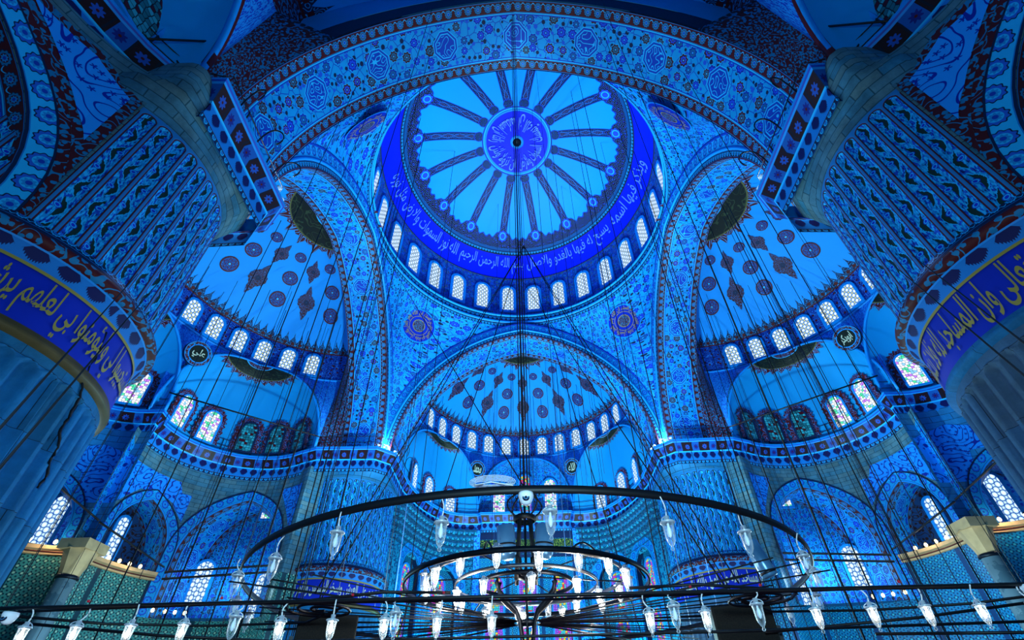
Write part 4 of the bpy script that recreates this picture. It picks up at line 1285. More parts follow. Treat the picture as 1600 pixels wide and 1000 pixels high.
# side galleries
PF = Path(circ((-19.3, 5.7), 5.35, 201, 45, 40) + [(-15.0, 10.2), (-14.3, 10.9), (-13.6, 11.6)])
sA = lambda ang: 5.35 * radians(201 - ang)
PM = Path(circ((-24.3, 0), 4.4, 278, 82, 30))
sM = lambda ang: 4.4 * radians(278 - ang)
gal = {}
for sx, nm in ((-1, 'left'), (1, 'right')):
    mir = 1 if sx < 0 else -1
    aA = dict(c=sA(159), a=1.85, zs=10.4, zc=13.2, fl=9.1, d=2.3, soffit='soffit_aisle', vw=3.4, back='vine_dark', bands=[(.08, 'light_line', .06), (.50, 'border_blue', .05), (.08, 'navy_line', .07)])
    aC = dict(c=sA(97), a=3.25, zs=10.2, zc=14.5, fl=6.6, d=2.6, soffit='soffit_aisle', vw=3.4, back='floral_blue', squeeze=.75, bands=[(.10, 'light_line', .06), (.50, 'border_blue', .05), (.10, 'navy_line', .07)])
    w = wall(PF, -1.6, 16.4, [aA, aC], 'stone_warm', 'wall_%s_gallery' % nm, 'curved stone wall with two painted arches below the far %s exedra' % nm, mir, 'tile_green' if sx < 0 else 'tile_teal', 9.05)
    panel(PF, sA(184), sA(136), lambda s_: 13.55 + abs(s_ - sA(159)) * -.0 if abs(s_ - sA(159)) < .9 else 14.6 - abs(s_ - sA(159)) * 1.1 + .1, lambda s_: 14.9 if s_ < sA(146) else 14.2, .03, 'panel', w, mir)
    panel(PF, sA(72), sA(50), lambda s_: 14.9 - (s_ - sA(72)) * 1.6, lambda s_: 15.2, .03, 'panel', w, mir)
    panel(PF, sA(200.5), sA(186), lambda s_: 9.9, lambda s_: 15.9 - (s_ - sA(200.5)) * .9, .03, 'floral_blue', w, mir)
    aB = dict(c=sM(126), a=1.5, zs=10.0, zc=12.6, fl=9.1, d=2.4, soffit='soffit_aisle', back='vine_fine', bands=[(.08, 'light_line', .06), (.45, 'border_blue', .05), (.08, 'navy_line', .07)])
    w2 = wall(PM, -1.6, 16.4, [aB], 'stone', 'wall_%s_middle_gallery' % nm, 'curved stone wall with one painted arch beside the near %s pier' % nm, mir, 'tile_green' if sx < 0 else 'tile_teal', 9.05)
    panel(PM, sM(150), sM(84), lambda s_: 13.4 if abs(s_ - sM(126)) < .8 else 11.6, lambda s_: 15.3 - abs(s_ - sM(112)) * .35, .03, 'panel', w2, mir)
    # ledges
    for pth, s0, s1, z, mm, lb in ((PF, sA(199), sA(137), 9.05, 'cream' if sx < 0 else 'cream', 'marble gallery ledge carrying small bulbs in the %s gallery' % nm), (PM, sM(170), sM(84), 9.05, 'cream', 'marble gallery ledge beside the near %s pier' % nm)):
        b = MB(mir); pr_ = [(0, -.45), (.12, -.42), (.16, -.25), (.30, -.18), (.34, .0), (.0, .04)]
        n_ = 16
        b.grid(lambda i, j: (lambda p: (p.x, p.y, z + pr_[j][1]))(pth.at(s0 + (s1 - s0) * i / n_, pr_[j][0])[0]), n_, len(pr_) - 1, lambda i, j: (i * .3, j * .1), mm, True)
        b2 = MB(mir); b2.tube([(lambda p: (p.x, p.y, z - .30))(pth.at(s0 + (s1 - s0) * i / n_, .17)[0]) for i in range(n_ + 1)], .035, 'red_line', 5)
        o = b.build('gallery_ledge', None, False); b2.build('red_stripe', o)
        S(o, lb, 'ledge')
    # marble column at the bend of the gallery
    cx, cy = -23.55, 3.75
    b = MB(mir); b.lathe([(.52, -1.6), (.52, -1.2), (.45, -1.1), (.42, 7.2)], 'marble', 24, (cx, cy, 0))
    o = b.build('gallery_column'); S(o, 'round marble column with a pale capital in the %s gallery' % nm, 'column')
    b = MB(mir); b.lathe([(.42, 7.2), (.50, 7.24), (.50, 7.36), (.44, 7.4)], 'iron', 24, (cx, cy, 0)); b.build('iron_collar', o)
    b = MB(mir); b.lathe([(.44, 7.4), (.50, 7.7), (.75, 8.6), (.82, 8.62)], 'cream', 8, (cx, cy, 0)); b.box((cx, cy, 8.85), (1.5, 1.5, .5), 'cream'); b.build('capital', o, False)
    # iron tie rods
    for k, (p, q, r, lb) in enumerate((((-15.3, 9.2, 18.6), (-23.6, 3.9, 19.1), .06, 'long black iron tie rod across the far %s exedra opening'),
                                    ((-23.4, 3.7, 10.2), (-22.6, 8.9, 9.3), .06, 'slanting black tie rod over the %s gallery ledge'),
                                    ((-24.4, -3.0, 11.9), (-23.5, 3.7, 10.3), .06, 'black tie rod beside the near %s pier'),
                                    ((-22.4, 8.9, 9.0), (-16.0, 9.2, 9.35), .07, 'upper of two level tie rods by the far %s pier'),
                                    ((-22.4, 8.9, 8.6), (-16.0, 9.2, 8.95), .07, 'lower of two level tie rods by the far %s pier'))):
        b = MB(mir); b.tube([p, q], r, 'rail_black', 6); o = b.build('tie_rod'); tag(o, lb % nm, 'tie rod')
    # small warm bulbs on the ledges and below
    spots = [(PF.at(s_, .28)[0], 9.2) for s_ in (sA(180), sA(171), sA(163), sA(156), sA(149))] + [(PM.at(sM(a), .3)[0], 9.25) for a in (150, 136, 122, 106)] + [(PF.at(s_, .25)[0], 7.0) for s_ in (sA(131), sA(124), sA(118), sA(112))]
    for i, (p, z) in enumerate(spots):
        b = MB(mir); b.lathe([(.001, -.13), (.07, -.10), (.095, 0), (.06, .09), (.001, .12)], 'bulb_warm', 10, (p.x, p.y, z))
        o = b.build('ledge_bulb')
        tag(o, ('small warm bulb on the %s gallery ledge, ' % nm if i < 5 else 'small warm bulb beside the near %s pier, ' % nm if i < 9 else 'small warm bulb low below the far %s arch, ' % nm) + ORD[i if i < 5 else i - 5 if i < 9 else i - 9] + ' in its row', 'bulb', 'small bulbs along the gallery ledges')
        b = MB(mir); b.tube([(p.x, p.y, z + .1), (p.x, p.y, z + .2)], .03, 'iron', 5); b.build('bulb_socket', o)
    # gallery windows
    X = lambda x: x if sx < 0 else -x
    def gw(x, y, z, nx, ny, w_, h_, g, lb, **kw): window((X(x), y, z), (nx if sx < 0 else -nx, ny), w_, h_, g, label=lb % nm, **kw)
    gw(-18.0, 13.05, 6.9, .05, -1, 1.5, 3.2, 'glass_pale', 'white latticed window low beside the far %s pier')
    gw(-22.1, 12.2, 8.0, .45, -1, 1.0, 2.6, 'glass_pale', 'narrow bright window inside the large %s gallery arch')
    gw(-19.4, 13.0, 13.9, .05, -1, .95, .85, 'glass_blue', 'small square bright window high in the large %s arch', rect=True)
    gw(-26.05, 8.3, 9.5, .9, -.35, .6, 2.8, 'glass_pale', 'slit of bright window inside the pointed %s gallery arch')
    gw(-27.8, 5.35, 9.4, .59, -.81, .75, 3.1, 'glass_pale', 'bright window seen past the near %s pier')
    window((X(-17.9), 13.05, 3.2), (0, -1), 1.5, 2.6, 'glass_stained', label='low coloured window below the white one by the far %s pier' % nm)

# wall beside and above the viewer: arch springing off the near piers
PN = Path([(-11.0, -15.55), (-11.5, -15.95), (-11.95, -16.45), (-12.3, -17.0), (-12.6, -17.7), (-12.85, -18.6), (-13.0, -19.6), (-13.0, -21.0), (-12.5, -22.5), (-11.8, -24.0)][::-1])
for sx, nm in ((-1, 'left'), (1, 'right')):
    mir = 1 if sx < 0 else -1
    T = PN.L[-1]
    aN = dict(c=T - 4.35, a=3.62, zs=9.5, zc=15.15, fl=8.0, d=3.4, soffit='soffit_aisle', vw=3.4, noback=True, bands=[(.05, 'navy_line', .05), (.50, 'border_leaf', .05), (.05, 'navy_line', .06), (.22, 'vine_red', .04)])
    w = wall(PN, 5.0, 16.6, [aN], 'stone_warm', 'wall_%s_near' % nm, 'stone spandrel wall with a painted arch above the near %s pier' % nm, mir)
    Q = open_profile(aN, 24, .82)
    def lo(s_, o=0.0):
        z = 9.6
        for (s0, z0), (s1, z1) in zip(Q, Q[1:]):
            if s0 <= s_ <= s1: z = z0 + (z1 - z0) * (s_ - s0) / max(1e-6, s1 - s0)
        return z + o
    def hi(s_): return min(16.0, 14.95 + (T - s_) * .72)
    sL = min(x for x in [T - 3 + 3 * i / 60 for i in range(61)] if lo(x) < hi(x) - .02)
    panel(PN, sL, T - .05, lambda s_: min(lo(s_), hi(s_)), hi, .05, 'vine_red', w, mir, 24)
    lo2 = lambda s_: min(lo(s_, .30 + .55 * max(0, (s_ - T + .9))), hi(s_) - .30)
    sL2 = min(x for x in [T - 3 + 3 * i / 60 for i in range(61)] if lo2(x) < hi(x) - .36)
    panel(PN, sL2, T - .30, lo2, lambda s_: hi(s_) - .30, .07, 'vine_pale', w, mir, 24)

# wall around the mihrab
lowF = [(-11.6, 14.6), (-10.9, 14.9), (-10.2, 15.6), (-9.95, 17.1), (-9.6, 18.4), (-9.2, 19.7), (-8.65, 20.9), (-7.8, 22.2), (-6.7, 22.9), (-5.6, 23.15), (-4.6, 23.2)]
for sx, nm in ((-1, 'left'), (1, 'right')):
    mir = 1 if sx < 0 else -1
    pf = Path(lowF)
    b = MB(mir); n_ = 120; rows = 7
    for r_ in range(rows):
        zt, zb_ = 16.2 - r_ * .52, 16.2 - (r_ + 1) * .52
        def P(i, j):
            s_ = pf.L[-1] * i / n_; off = .66 - r_ * .09 - (0 if j == 0 else .10 if j == 1 else .16)
            sc = abs(sin(pi * s_ / .55 + r_ * pi / 2))
            p, _ = pf.at(s_, off - (.22 * sc if j else .02)); return (p.x, p.y, [zt, zt - .10, zb_][j] + (.10 * sc if j == 2 else 0))
        b.grid(P, n_, 2, lambda i, j: (pf.L[-1] * i / n_, [.52, .42, 0][j]), 'muqarnas')
    mq = b.build('muqarnas_frieze', None, False); S(mq, 'turquoise stalactite carving under the exedra at the %s of the mihrab' % nm, 'carving')
    aw = [dict(c=pf.L[-1] * .40, a=1.5, zs=11.3, zc=13.0, fl=4.0, d=.5, soffit='border_blue', back='tile_teal'), dict(c=pf.L[-1] * .74, a=1.5, zs=11.3, zc=13.0, fl=4.0, d=.5, soffit='border_blue', back='tile_teal')]
    w = wall(pf, -1.6, 16.2, aw, 'vine_teal', 'wall_%s_of_mihrab' % nm, 'turquoise tiled wall at the %s of the mihrab' % nm, mir)
    for i, A in enumerate(aw):
        p, n = pf.at(A['c'], -.44)
        for z, h, t in ((9.2, 2.9, 'upper'), (5.4, 3.0, 'lower')):
            window((p.x * (1 if sx < 0 else -1), p.y, z), (n.x * (1 if sx < 0 else -1), n.y), 1.25, h, 'glass_stained', fr=.14, label='%s stained glass window %s of the mihrab, %s from the pier' % (t, nm, ORD[i]))
pc = Path([(-4.6, 23.2), (4.6, 23.2)])
w = wall(pc, -1.6, 16.2, [], 'tile_teal', 'wall_mihrab', 'flat turquoise tiled wall in the middle of the far side', 1)
for z0, z1, m in ((16.0, 16.3, 'border_small'), (15.45, 16.0, 'border_red'), (14.7, 15.4, 'green_script'), (14.1, 14.65, 'border_red'), (13.75, 14.05, 'border_small')):
    panel(pc, .05, 9.15, lambda s_: z0, lambda s_: z1, .05, m, w, 1, 4, name='frieze')
for k, (x, nm) in enumerate(((-2.9, 'left'), (0, 'middle'), (2.9, 'right'))):
    for z, h, t in ((9.2, 3.0, 'upper'), (5.4, 3.0, 'lower')):
        window((x, 23.1, z), (0, -1), 1.5, h, 'glass_stained', fr=.16, label='%s stained glass window of the mihrab wall, %s of three' % (t, nm))
for x in (-4.6, 4.6):
    b = MB(); b.box((x, 23.0, 7.3), (.55, .4, 17.8), 'vine_fine'); o = b.build('trim_%d' % (3 if x < 0 else 4), None, False); S(o, 'patterned pilaster strip at the %s edge of the mihrab wall' % ('left' if x < 0 else 'right'), 'pilaster')
# carpeted floor
b = MB(); b.poly([(-34, -26, -1.6), (34, -26, -1.6), (34, 28, -1.6), (-34, 28, -1.6)], 'carpet', [(0, 0), (68, 0), (68, 54), (0, 54)])
S(b.build('floor', None, False), 'dark red carpeted prayer hall floor below the view', 'floor')

# ------------------------------------------------------------------ chandelier
CX, CY = -.15, -13.5
def hoop(r, z, hw, hh, m, n=96, c=(CX, CY)):
    b = MB()
    pr_ = [(r - hw, z - hh), (r + hw, z - hh), (r + hw, z + hh), (r - hw, z + hh), (r - hw, z - hh)]
    b.lathe(pr_, m, n, (c[0], c[1], 0), flip=False)
    return b
ch = empty('ring_chandelier', (CX, CY, 0)); tag(ch, 'iron ring chandelier with central stem, concentric hoops and scrolls', 'chandelier')
def part(b, name, mir=None):
    o = b.build(name, ch); o.location = (-CX, -CY, 0); return o
for r, z, hw, hh, m, nm in ((4.02, 1.82, .012, .036, 'rail_black', 'outer_hoop'), (1.90, 1.99, .012, .034, 'iron', 'middle_hoop'), (1.54, 2.10, .010, .028, 'steel', 'lamp_hoop'), (1.12, 2.02, .010, .026, 'steel', 'inner_hoop'), (.74, 2.04, .010, .030, 'iron', 'core_hoop')):
    part(hoop(r, z, hw, hh, m), nm)
b = MB(); b.tube([(CX, CY, 1.0), (CX, CY, 3.75)], .022, 'iron', 8); b.lathe([(.001, 2.20), (.16, 2.18), (.16, 2.14), (.001, 2.10)], 'iron', 16, (CX, CY, 0)); part(b, 'stem')
for k in range(4):
    a = pi / 4 + k * pi / 2; b = MB()
    b.tube([(CX + r * cos(a), CY + r * sin(a), z) for r, z in ((.13, 3.12), (.15, 2.8), (.19, 2.4), (.22, 2.08))], .03, 'rail_black', 4, flat=(.014, .034)); part(b, 'stem_bar')
for k in range(6):
    a = k * pi / 3 + .26; b = MB(); pts = []
    for j in range(17):
        t = j / 16; r = .06 + .25 * sin(pi * t) ** .8; z = 3.10 + .50 * t
        pts.append((CX + r * cos(a), CY + r * sin(a), z))
    b.tube(pts, .016, 'rail_black', 5)
    cr = [(CX + (.20 + .09 * cos(q * .5) * (1 - q / 16)) * cos(a), CY + (.20 + .09 * cos(q * .5) * (1 - q / 16)) * sin(a), 3.58 + .08 * sin(q * .5) * (1 - q / 16)) for q in range(14)]
    b.tube(cr, .012, 'rail_black', 5); part(b, 'crown_scroll')
b = MB(); b.lathe([(.17, 3.06), (.20, 3.08), (.20, 3.14), (.17, 3.16)], 'rail_black', 20, (CX, CY, 0)); part(b, 'collar')
for k in range(6):
    a = k * pi / 3 + .5; b = MB(); pts = []
    for r, z in ((.50, 2.16), (.52, 2.02), (.47, 1.90), (.33, 1.77), (.19, 1.66), (.12, 1.5), (.10, 1.32), (.07, 1.15), (.02, 1.05)):
        pts.append((CX + r * cos(a), CY + r * sin(a), z))
    b.tube(pts, .018, 'iron', 6, flat=(.010, .026)); part(b, 'cage_arm')
for k in range(6):
    a = k * pi / 3 + .1; b = MB()
    b.tube([(CX + .16 * cos(a), CY + .16 * sin(a), 2.16), (CX + 1.54 * cos(a), CY + 1.54 * sin(a), 2.10)], .011, 'iron', 5); part(b, 'radial_bar')
for k in range(8):       # arched struts between the middle and the lamp hoop
    a = k * pi / 4 + .4; b = MB(); pts = []
    for j in range(9):
        t = j / 8; r = 1.54 + .30 * t; pts.append((CX + r * cos(a + .16 * t), CY + r * sin(a + .16 * t), 2.10 - .11 * t + .14 * sin(pi * t)))
    b.tube(pts, .014, 'iron', 5); part(b, 'arched_strut')

# glass lamps: one lit and one unlit master, copied with their parts
def make_lamp(lit):
    o = empty('glass_lamp')
    b = MB(); b.lathe([(.058, .005), (.052, -.03), (.050, -.08), (.047, -.12), (.038, -.165), (.022, -.200), (.010, -.212), (.012, -.222), (.020, -.236), (.012, -.252), (.001, -.256)], 'lamp_glass', 20)
    b.build('glass_bowl', o)
    b = MB(); b.lathe([(.058, .0), (.070, .006), (.074, .016), (.066, .024), (.050, .026), (.026, .03), (.026, .075), (.001, .078)], 'collar_pale', 18)
    cap = b.build('collar', o)
    b = MB()
    b.tube([(.07 * cos(pi * t / 12), .012, .016 + .05 * sin(pi * t / 12)) for t in range(13)], .006, 'collar_pale', 5)
    b.build('handle', cap)
    b = MB(); b.lathe([(.001, -.135), (.016, -.12), (.025, -.09), (.022, -.055), (.012, -.025), (.012, .02)], 'bulb_lit' if lit else 'cam_white', 12)
    b.build('bulb', o)
    return o
LAMP = {}
def lamp(lit, loc, scale, label, group, cord=None, rz=0.0, tilt=0.0):
    if lit not in LAMP: LAMP[lit] = make_lamp(lit); o = LAMP[lit]
    else: o = copy_tree(LAMP[lit])
    for ch_ in [c for c in o.children if c.name.startswith('cord')]: bpy.data.objects.remove(ch_)
    o.location = loc; o.scale = (scale,) * 3; o.rotation_euler = (tilt, 0, rz)
    tag(o, label, 'lamp', group)
    if cord:
        b = MB(); n_ = 8; dx, dy, dz_ = cord
        b.tube([(dx * t / n_ / scale + .03 * sin(pi * t / n_), dy * t / n_ / scale, (.07 + (dz_ / scale - .07) * t / n_)) for t in range(n_ + 1)], .006 / scale, 'cord_white', 5)
        b.build('cord', o)
    return o
for k in range(-9, 10):
    ps = radians(3.5 + 14.4 * k)
    if abs(degrees(ps)) > 125: continue
    x, y = CX + 4.02 * sin(ps), CY - 4.02 * cos(ps)
    side = 'right' if ps > 0 else 'left'; idx = k if k > 0 else -k - 1
    lb = 'unlit glass lamp on the outer chandelier hoop, directly beside the dome camera' if k == 0 else 'unlit glass lamp on the outer hoop, %s to the %s of the dome camera' % (ORD[idx if k < 0 else k], side)
    lamp(False, (x + .03 * (1 if k % 2 else -1), y, 1.60 - .05 * (k % 2)), .92, lb, 'unlit lamps on the outer hoop', cord=(-.03 * (1 if k % 2 else -1), 0, .20 + .05 * (k % 2)), rz=k * .7)
nl = 18
for k in range(nl):
    ps = 2 * pi * (k + .3) / nl; x, y = CX + 1.60 * sin(ps), CY - 1.60 * cos(ps)
    lit = k not in (4, 8, 14)
    lamp(lit, (x, y, 2.04 + .03 * (k % 3)), 1.15, '%s glass lamp on the chandelier lamp hoop, %s anticlockwise from the nearest point' % ('glowing' if lit else 'unlit', ORD[k]), 'lamps on the lamp hoop', rz=ps)
    b = MB()
for k in range(10):
    ps = 2 * pi * (k + .1) / 10; x, y = CX + 1.12 * sin(ps), CY - 1.12 * cos(ps)
    if k in (3, 7): continue
    lamp(True, (x, y, 1.86), .95, 'glowing glass lamp under the inner chandelier hoop, %s anticlockwise from the nearest point' % ORD[k], 'lamps under the inner hoop', rz=ps)
# long lamp rail in front
RY, RZ = -16.91, 1.08
rail = empty('lamp_rail', (0, RY, RZ)); tag(rail, 'long straight black rail carrying a row of glowing lamps', 'lamp rail')
b = MB(); b.tube([(-6.5, 0, 0), (6.5, 0, 0)], .017, 'rail_black', 6); b.build('bar', rail)
b = MB(); b.tube([(-6.5, .10, -.03), (-3, .12, .02), (0, .10, -.01), (3, .12, .02), (6.5, .10, -.03)], .011, 'rail_black', 5); b.build('second_bar', rail)
for k, x in enumerate((-4.1, -2.9, -1.72, -.9, 1.32, 1.95, 3.2, 4.4)):
    b = MB(); b.lathe([(.001, .0), (.012, .003), (.012, .02), (.001, .024)], 'red_tag', 8, (x, -.01, .03)); b.build('red_tag', rail)
pxs = (48, 127, 210, 291, 438, 517, 597, 677, 760, 1000, 1085, 1253, 1338, 1420, 1503, 1585)
for i, px in enumerate(pxs):
    x = (px - 813) * 4.28 / 745 - .16
    lamp(True, (x - .0, RY, RZ - .17), .72, 'glowing glass lamp under the long black rail, %s glowing one from the left' % ORD[i], 'glowing lamps under the rail', cord=(.03 * (1 if i % 2 else -1), 0, .17), rz=i)
for px, nm in ((1168, 'in front of the right loudspeaker'), (365, 'in the left gap of the glowing row'), (612, 'below the left end of the middle hoop'), (1040, 'below the right end of the middle hoop')):
    x = (px - 813) * 4.28 / 745 - .16
    lamp(False, (x, RY + .02, RZ - .12), .80, 'unlit glass lamp under the long black rail, ' + nm, None, cord=(.02, 0, .12), rz=px)
# lower wheel of tubes behind the chandelier, iron scrolls, second rail
wh = empty('spoked_wheel', (CX, CY, 1.50)); tag(wh, 'low iron wheel of many thin spokes fanning out under the chandelier', 'wheel')
b = MB(); b.lathe([(.001, .05), (.10, .04), (.12, 0), (.10, -.04), (.001, -.05)], 'iron', 20); b.build('hub', wh)
for k in range(44):
    sgn = 1 if k % 2 else -1; a = radians(-46 + 92 * (k // 2) / 21 + random.uniform(-1.5, 1.5))
    b = MB(); L_ = random.uniform(3.3, 4.3)
    b.tube([(sgn * .2 * cos(a), .2 * sin(a), 0), (sgn * L_ * cos(a), L_ * sin(a), random.uniform(.0, .10))], .009, 'rail_black', 5); b.build('spoke', wh)
for s_, nm in ((-1, 'left'), (1, 'right')):
    b = MB(); pts = []
    for j in range(60):
        a = j / 59 * 4.6 * pi; r = .40 * (1 - .86 * j / 59); pts.append((r * cos(a) * s_, r * sin(a) * 1.0, .0))
    b.tube(pts, .018, 'rail_black', 5)
    b.tube([(s_ * .40, 0, 0), (s_ * .3, -.35, -.01), (s_ * -.1, -.55, -.02), (s_ * -.9, -.65, .02), (s_ * -1.6, -.4, .06)], .018, 'rail_black', 5)
    b.tube([(-s_ * .3, -.1, 0), (s_ * .4, .6, -.02), (s_ * 1.6, .5, -.05), (s_ * 2.6, .1, -.08), (s_ * 3.2, -.5, -.10)], .016, 'rail_black', 5)
    o = b.build('iron_scroll'); o.location = (s_ * 2.62, -15.3, 1.36)
    tag(o, 'flat wrought iron spiral scroll above the %s loudspeaker' % nm, 'scroll')
    for k, (x0, y0, z0, x1, y1, z1) in enumerate(((-6.6, -16.4, .83, -3.9, -15.2, .98), (-6.4, -15.6, 1.28, -2.9, -14.6, 1.12), (-6.6, -16.6, .72, -2.0, -15.9, .80))):
        b = MB(-s_); b.tube([(x0, y0, z0), ((x0 + x1) / 2, (y0 + y1) / 2 + .12, (z0 + z1) / 2 - .02), (x1, y1, z1)], .018, 'rail_black', 5)
        o = b.build('iron_rod'); tag(o, 'thin curved iron rod low at the %s side, %s from the top' % (nm, ORD[k]), 'rod')
b = MB(); b.tube([(-7, 0, 0), (-2, .15, -.02), (2, .15, -.02), (7, 0, 0)], .015, 'rail_black', 6); o = b.build('lower_rail'); o.location = (0, -15.9, .97); tag(o, 'lower black rail running below the glowing lamps', 'rail')
# dome camera, cable coil, floodlights
def dome_cam(loc, s_, label):
    o = empty('dome_camera', loc); o.scale = (s_,) * 3; tag(o, label, 'camera')
    b = MB(); b.lathe([(.001, .03), (.072, .03), (.075, .0), (.068, -.02), (.06, -.045), (.045, -.075), (.02, -.09), (.001, -.092)], 'cam_white', 24); b.build('housing', o)
    M = Matrix.Rotation(radians(72), 4, 'X')
    b = MB(); b.lathe([(.034, 0), (.034, .012), (.026, .014)], 'cam_lens', 20, (0, -.050, -.035), M=M); b.lathe([(.027, .010), (.001, .012)], 'floodlight_metal', 16, (0, -.054, -.036), M=M); e = b.build('eyeball', o)
    b = MB(); b.lathe([(.012, 0), (.012, .006), (.001, .008)], 'cam_lens', 14, (0, -.068, -.036), M=M); b.build('lens', e)
    return o
dome_cam((CX + .01, CY - 4.02, 1.755), .92, 'white dome security camera under the nearest point of the outer hoop')
dome_cam((-4.75, RY, RZ - .06), .8, 'white dome camera hanging from the long rail at its far left')
dome_cam((4.33, RY, RZ - .03), .8, 'white dome camera hanging from the long rail at its far right')
b = MB()
for k in range(5):
    pts = []
    for j in range(21):
        q = 2 * pi * j / 20; pts.append((CX - .30 + (.16 + .014 * k) * cos(q), .02 * k + .05 * sin(q), .045 + (.045 + .012 * k) * (1 + sin(q))))
    b.tube(pts, .0035, 'cord_white', 4)
b.tube([(CX - .45, -.05, .05), (CX - .3, -.08, .06), (CX - .12, -.05, .04), (CX, 0, .0)], .006, 'cord_white', 5)
o = b.build('cable_coil'); o.location = (0, CY - 3.94, 1.84); tag(o, 'coil of pale spare cable lying on the outer hoop by the camera', 'cable')
for s_, nm in ((-1, 'left'), (1, 'right')):
    o = empty('floodlight', (CX + .29 * s_, CY - .15, 2.40)); o.rotation_euler = (radians(4), radians(4 * s_), 0); tag(o, 'steel cylinder floodlight pointing up on the %s of the chandelier stem' % nm, 'floodlight')
    b = MB(); b.lathe([(.001, 0), (.10, 0), (.145, .06), (.150, .10), (.150, .52), (.135, .53), (.135, .45), (.001, .44)], 'floodlight_metal', 28); b.build('body', o)
    b = MB(); b.lathe([(.152, .20), (.157, .205), (.157, .225), (.152, .23)], 'iron', 28); b.build('clamp_ring', o)
    b = MB(); b.tube([(-s_ * .14, 0, .05), (-s_ * .2, 0, .0), (-s_ * .2, 0, -.25)], .02, 'iron', 6); b.build('mount', o)
o = empty('floodlight', (2.95, CY - 1.6, 1.66)); o.rotation_euler = (0, radians(-16), 0); tag(o, 'dull steel cylinder floodlight hanging by the right end of the outer hoop', 'floodlight')
b = MB(); b.lathe([(.001, 0), (.09, 0), (.10, .02), (.10, .46), (.08, .47), (.001, .47)], 'floodlight_metal', 24); b.build('body', o)
b = MB(); b.lathe([(.102, .04), (.106, .045), (.106, .065), (.102, .07)], 'iron', 24); b.build('clamp_ring', o)
# loudspeakers
for s_, nm in ((-1, 'left'), (1, 'right')):
    o = empty('loudspeaker', (-2.84 if s_ < 0 else 2.74, -14.4, -1.47)); o.rotation_euler = (0, 0, radians(21 if s_ < 0 else -14)); tag(o, 'large black loudspeaker on a stand before the far %s pier' % nm, 'loudspeaker')
    bm_ = MB(); bm_.box((0, .2, 2.46), (.76, .5, 1.0), 'speaker_black'); c = bm_.build('cabinet', o, False)
    m = c.modifiers.new('bevel', 'BEVEL'); m.width = .015; m.segments = 2
    bm_ = MB(); bm_.box((0, -.055, 2.46), (.70, .02, .92), 'speaker_grille'); bm_.build('grille', c, False)
    bm_ = MB(); bm_.box((s_ * .42, .15, 2.55), (.05, .10, .30), 'iron'); bm_.build('bracket', o, False)
    bm_ = MB(); bm_.tube([(0, .2, -.12), (0, .2, 1.97)], .035, 'iron', 8); bm_.lathe([(.001, -.10), (.38, -.11), (.38, -.13)], 'iron', 20, (0, .2, 0)); bm_.build('stand', o)
b = MB(); b.box((0, 0, 0), (.40, .03, .45), 'flag_blue'); o = b.build('blue_board', None, False); o.location = (4.55, -15.3, .62); o.rotation_euler = (0, 0, radians(-10)); tag(o, 'deep blue board at the bottom right behind the rail', 'board')
b = MB(); b.tube([(4.55, -15.28, -1.6), (4.55, -15.28, .42)], .025, 'iron', 6); o2 = b.build('stand'); o2.parent = o; o2.matrix_parent_inverse = (Matrix.Translation(o.location) @ o.rotation_euler.to_matrix().to_4x4()).inverted()

# ------------------------------------------------------------------ hanging cables
def cable(pts, r, m, label, group):
    b = MB(); b.tube(pts, r, m, 4); o = b.build('hanging_cable'); tag(o, label, 'cable', group); return o
def vert(x, y, z0, z1, r, m, label, group):
    return cable([(x, y, z0), (x, y, z1)], r, m, label, group)
for i, (dx, dy, r) in enumerate(((0, 0, .026), (-.06, .03, .016), (.06, -.02, .018), (.11, .04, .013))):
    vert(CX + dx, CY + dy, 3.7, 30.0, r, 'cable', 'dark vertical cable of the bundle that carries the chandelier stem', 'bundle of cables above the chandelier')
TOP = (0, CY, 10.7)
for i, (a, L_) in enumerate(((-38, 3.2), (8, 3.6), (44, 3.0), (142, 3.1), (176, 3.5), (218, 3.2))):
    cable([TOP, (CX + L_ * cos(radians(a)), CY + L_ * sin(radians(a)), 1.5)], .010, 'cable', 'slanting stay cable from the chandelier bundle to the low wheel, ' + ORD[i] + ' round the stem', 'slanting stay cables')
cable([(CX, CY, 3.7), (-7.6, -4.5, 22.0)], .012, 'cable', 'slanting cable from the chandelier top up to the left', None)
cable([(CX + 3.3, CY, 1.5), (-.5, -2.0, 24.0)], .014, 'cable', 'long slanting cable from the right end of the wheel up to the dome', None)
for s_, nm in ((-1, 'left'), (1, 'right')):
    for i, (p, q) in enumerate((((-3.24, -18.99, 1.5), (-8.61, -14.14, 9.0)), ((-3.14, -19.22, 1.5), (-9.17, -14.23, 9.0)))):
        p, q = Vector(p), Vector(q); d = q - p; a_ = p - d * .12; c_ = p + d * 1.75
        c_ = q
        cable([(a_.x * s_, a_.y, a_.z), (c_.x * s_, c_.y, c_.z)], .010, 'cable', 'slanting dark cable crossing in front of the near %s pier, %s of the two' % (nm, ('upper', 'lower')[i]), None)
for s_, nm in ((-1, 'left'), (1, 'right')):
    for i, (p, q, t_) in enumerate((((-11.05, -15.4, 17.82), (-16.9, -16.6, 26.0), 'steep'), ((-11.7, -16.4, 17.82), (-11.2, -15.6, 20.2), 'short'))):
        p, q = Vector(p), Vector(q)
        if i == 0: q = p + (q - p) * .35
        b = MB(-s_); b.tube([p, q], .04, 'rail_black', 6); o = b.build('iron_strut'); tag(o, '%s black iron strut rising from the cornice beyond the near %s pier' % (t_, nm), 'strut')
R_ = random.Random(11)
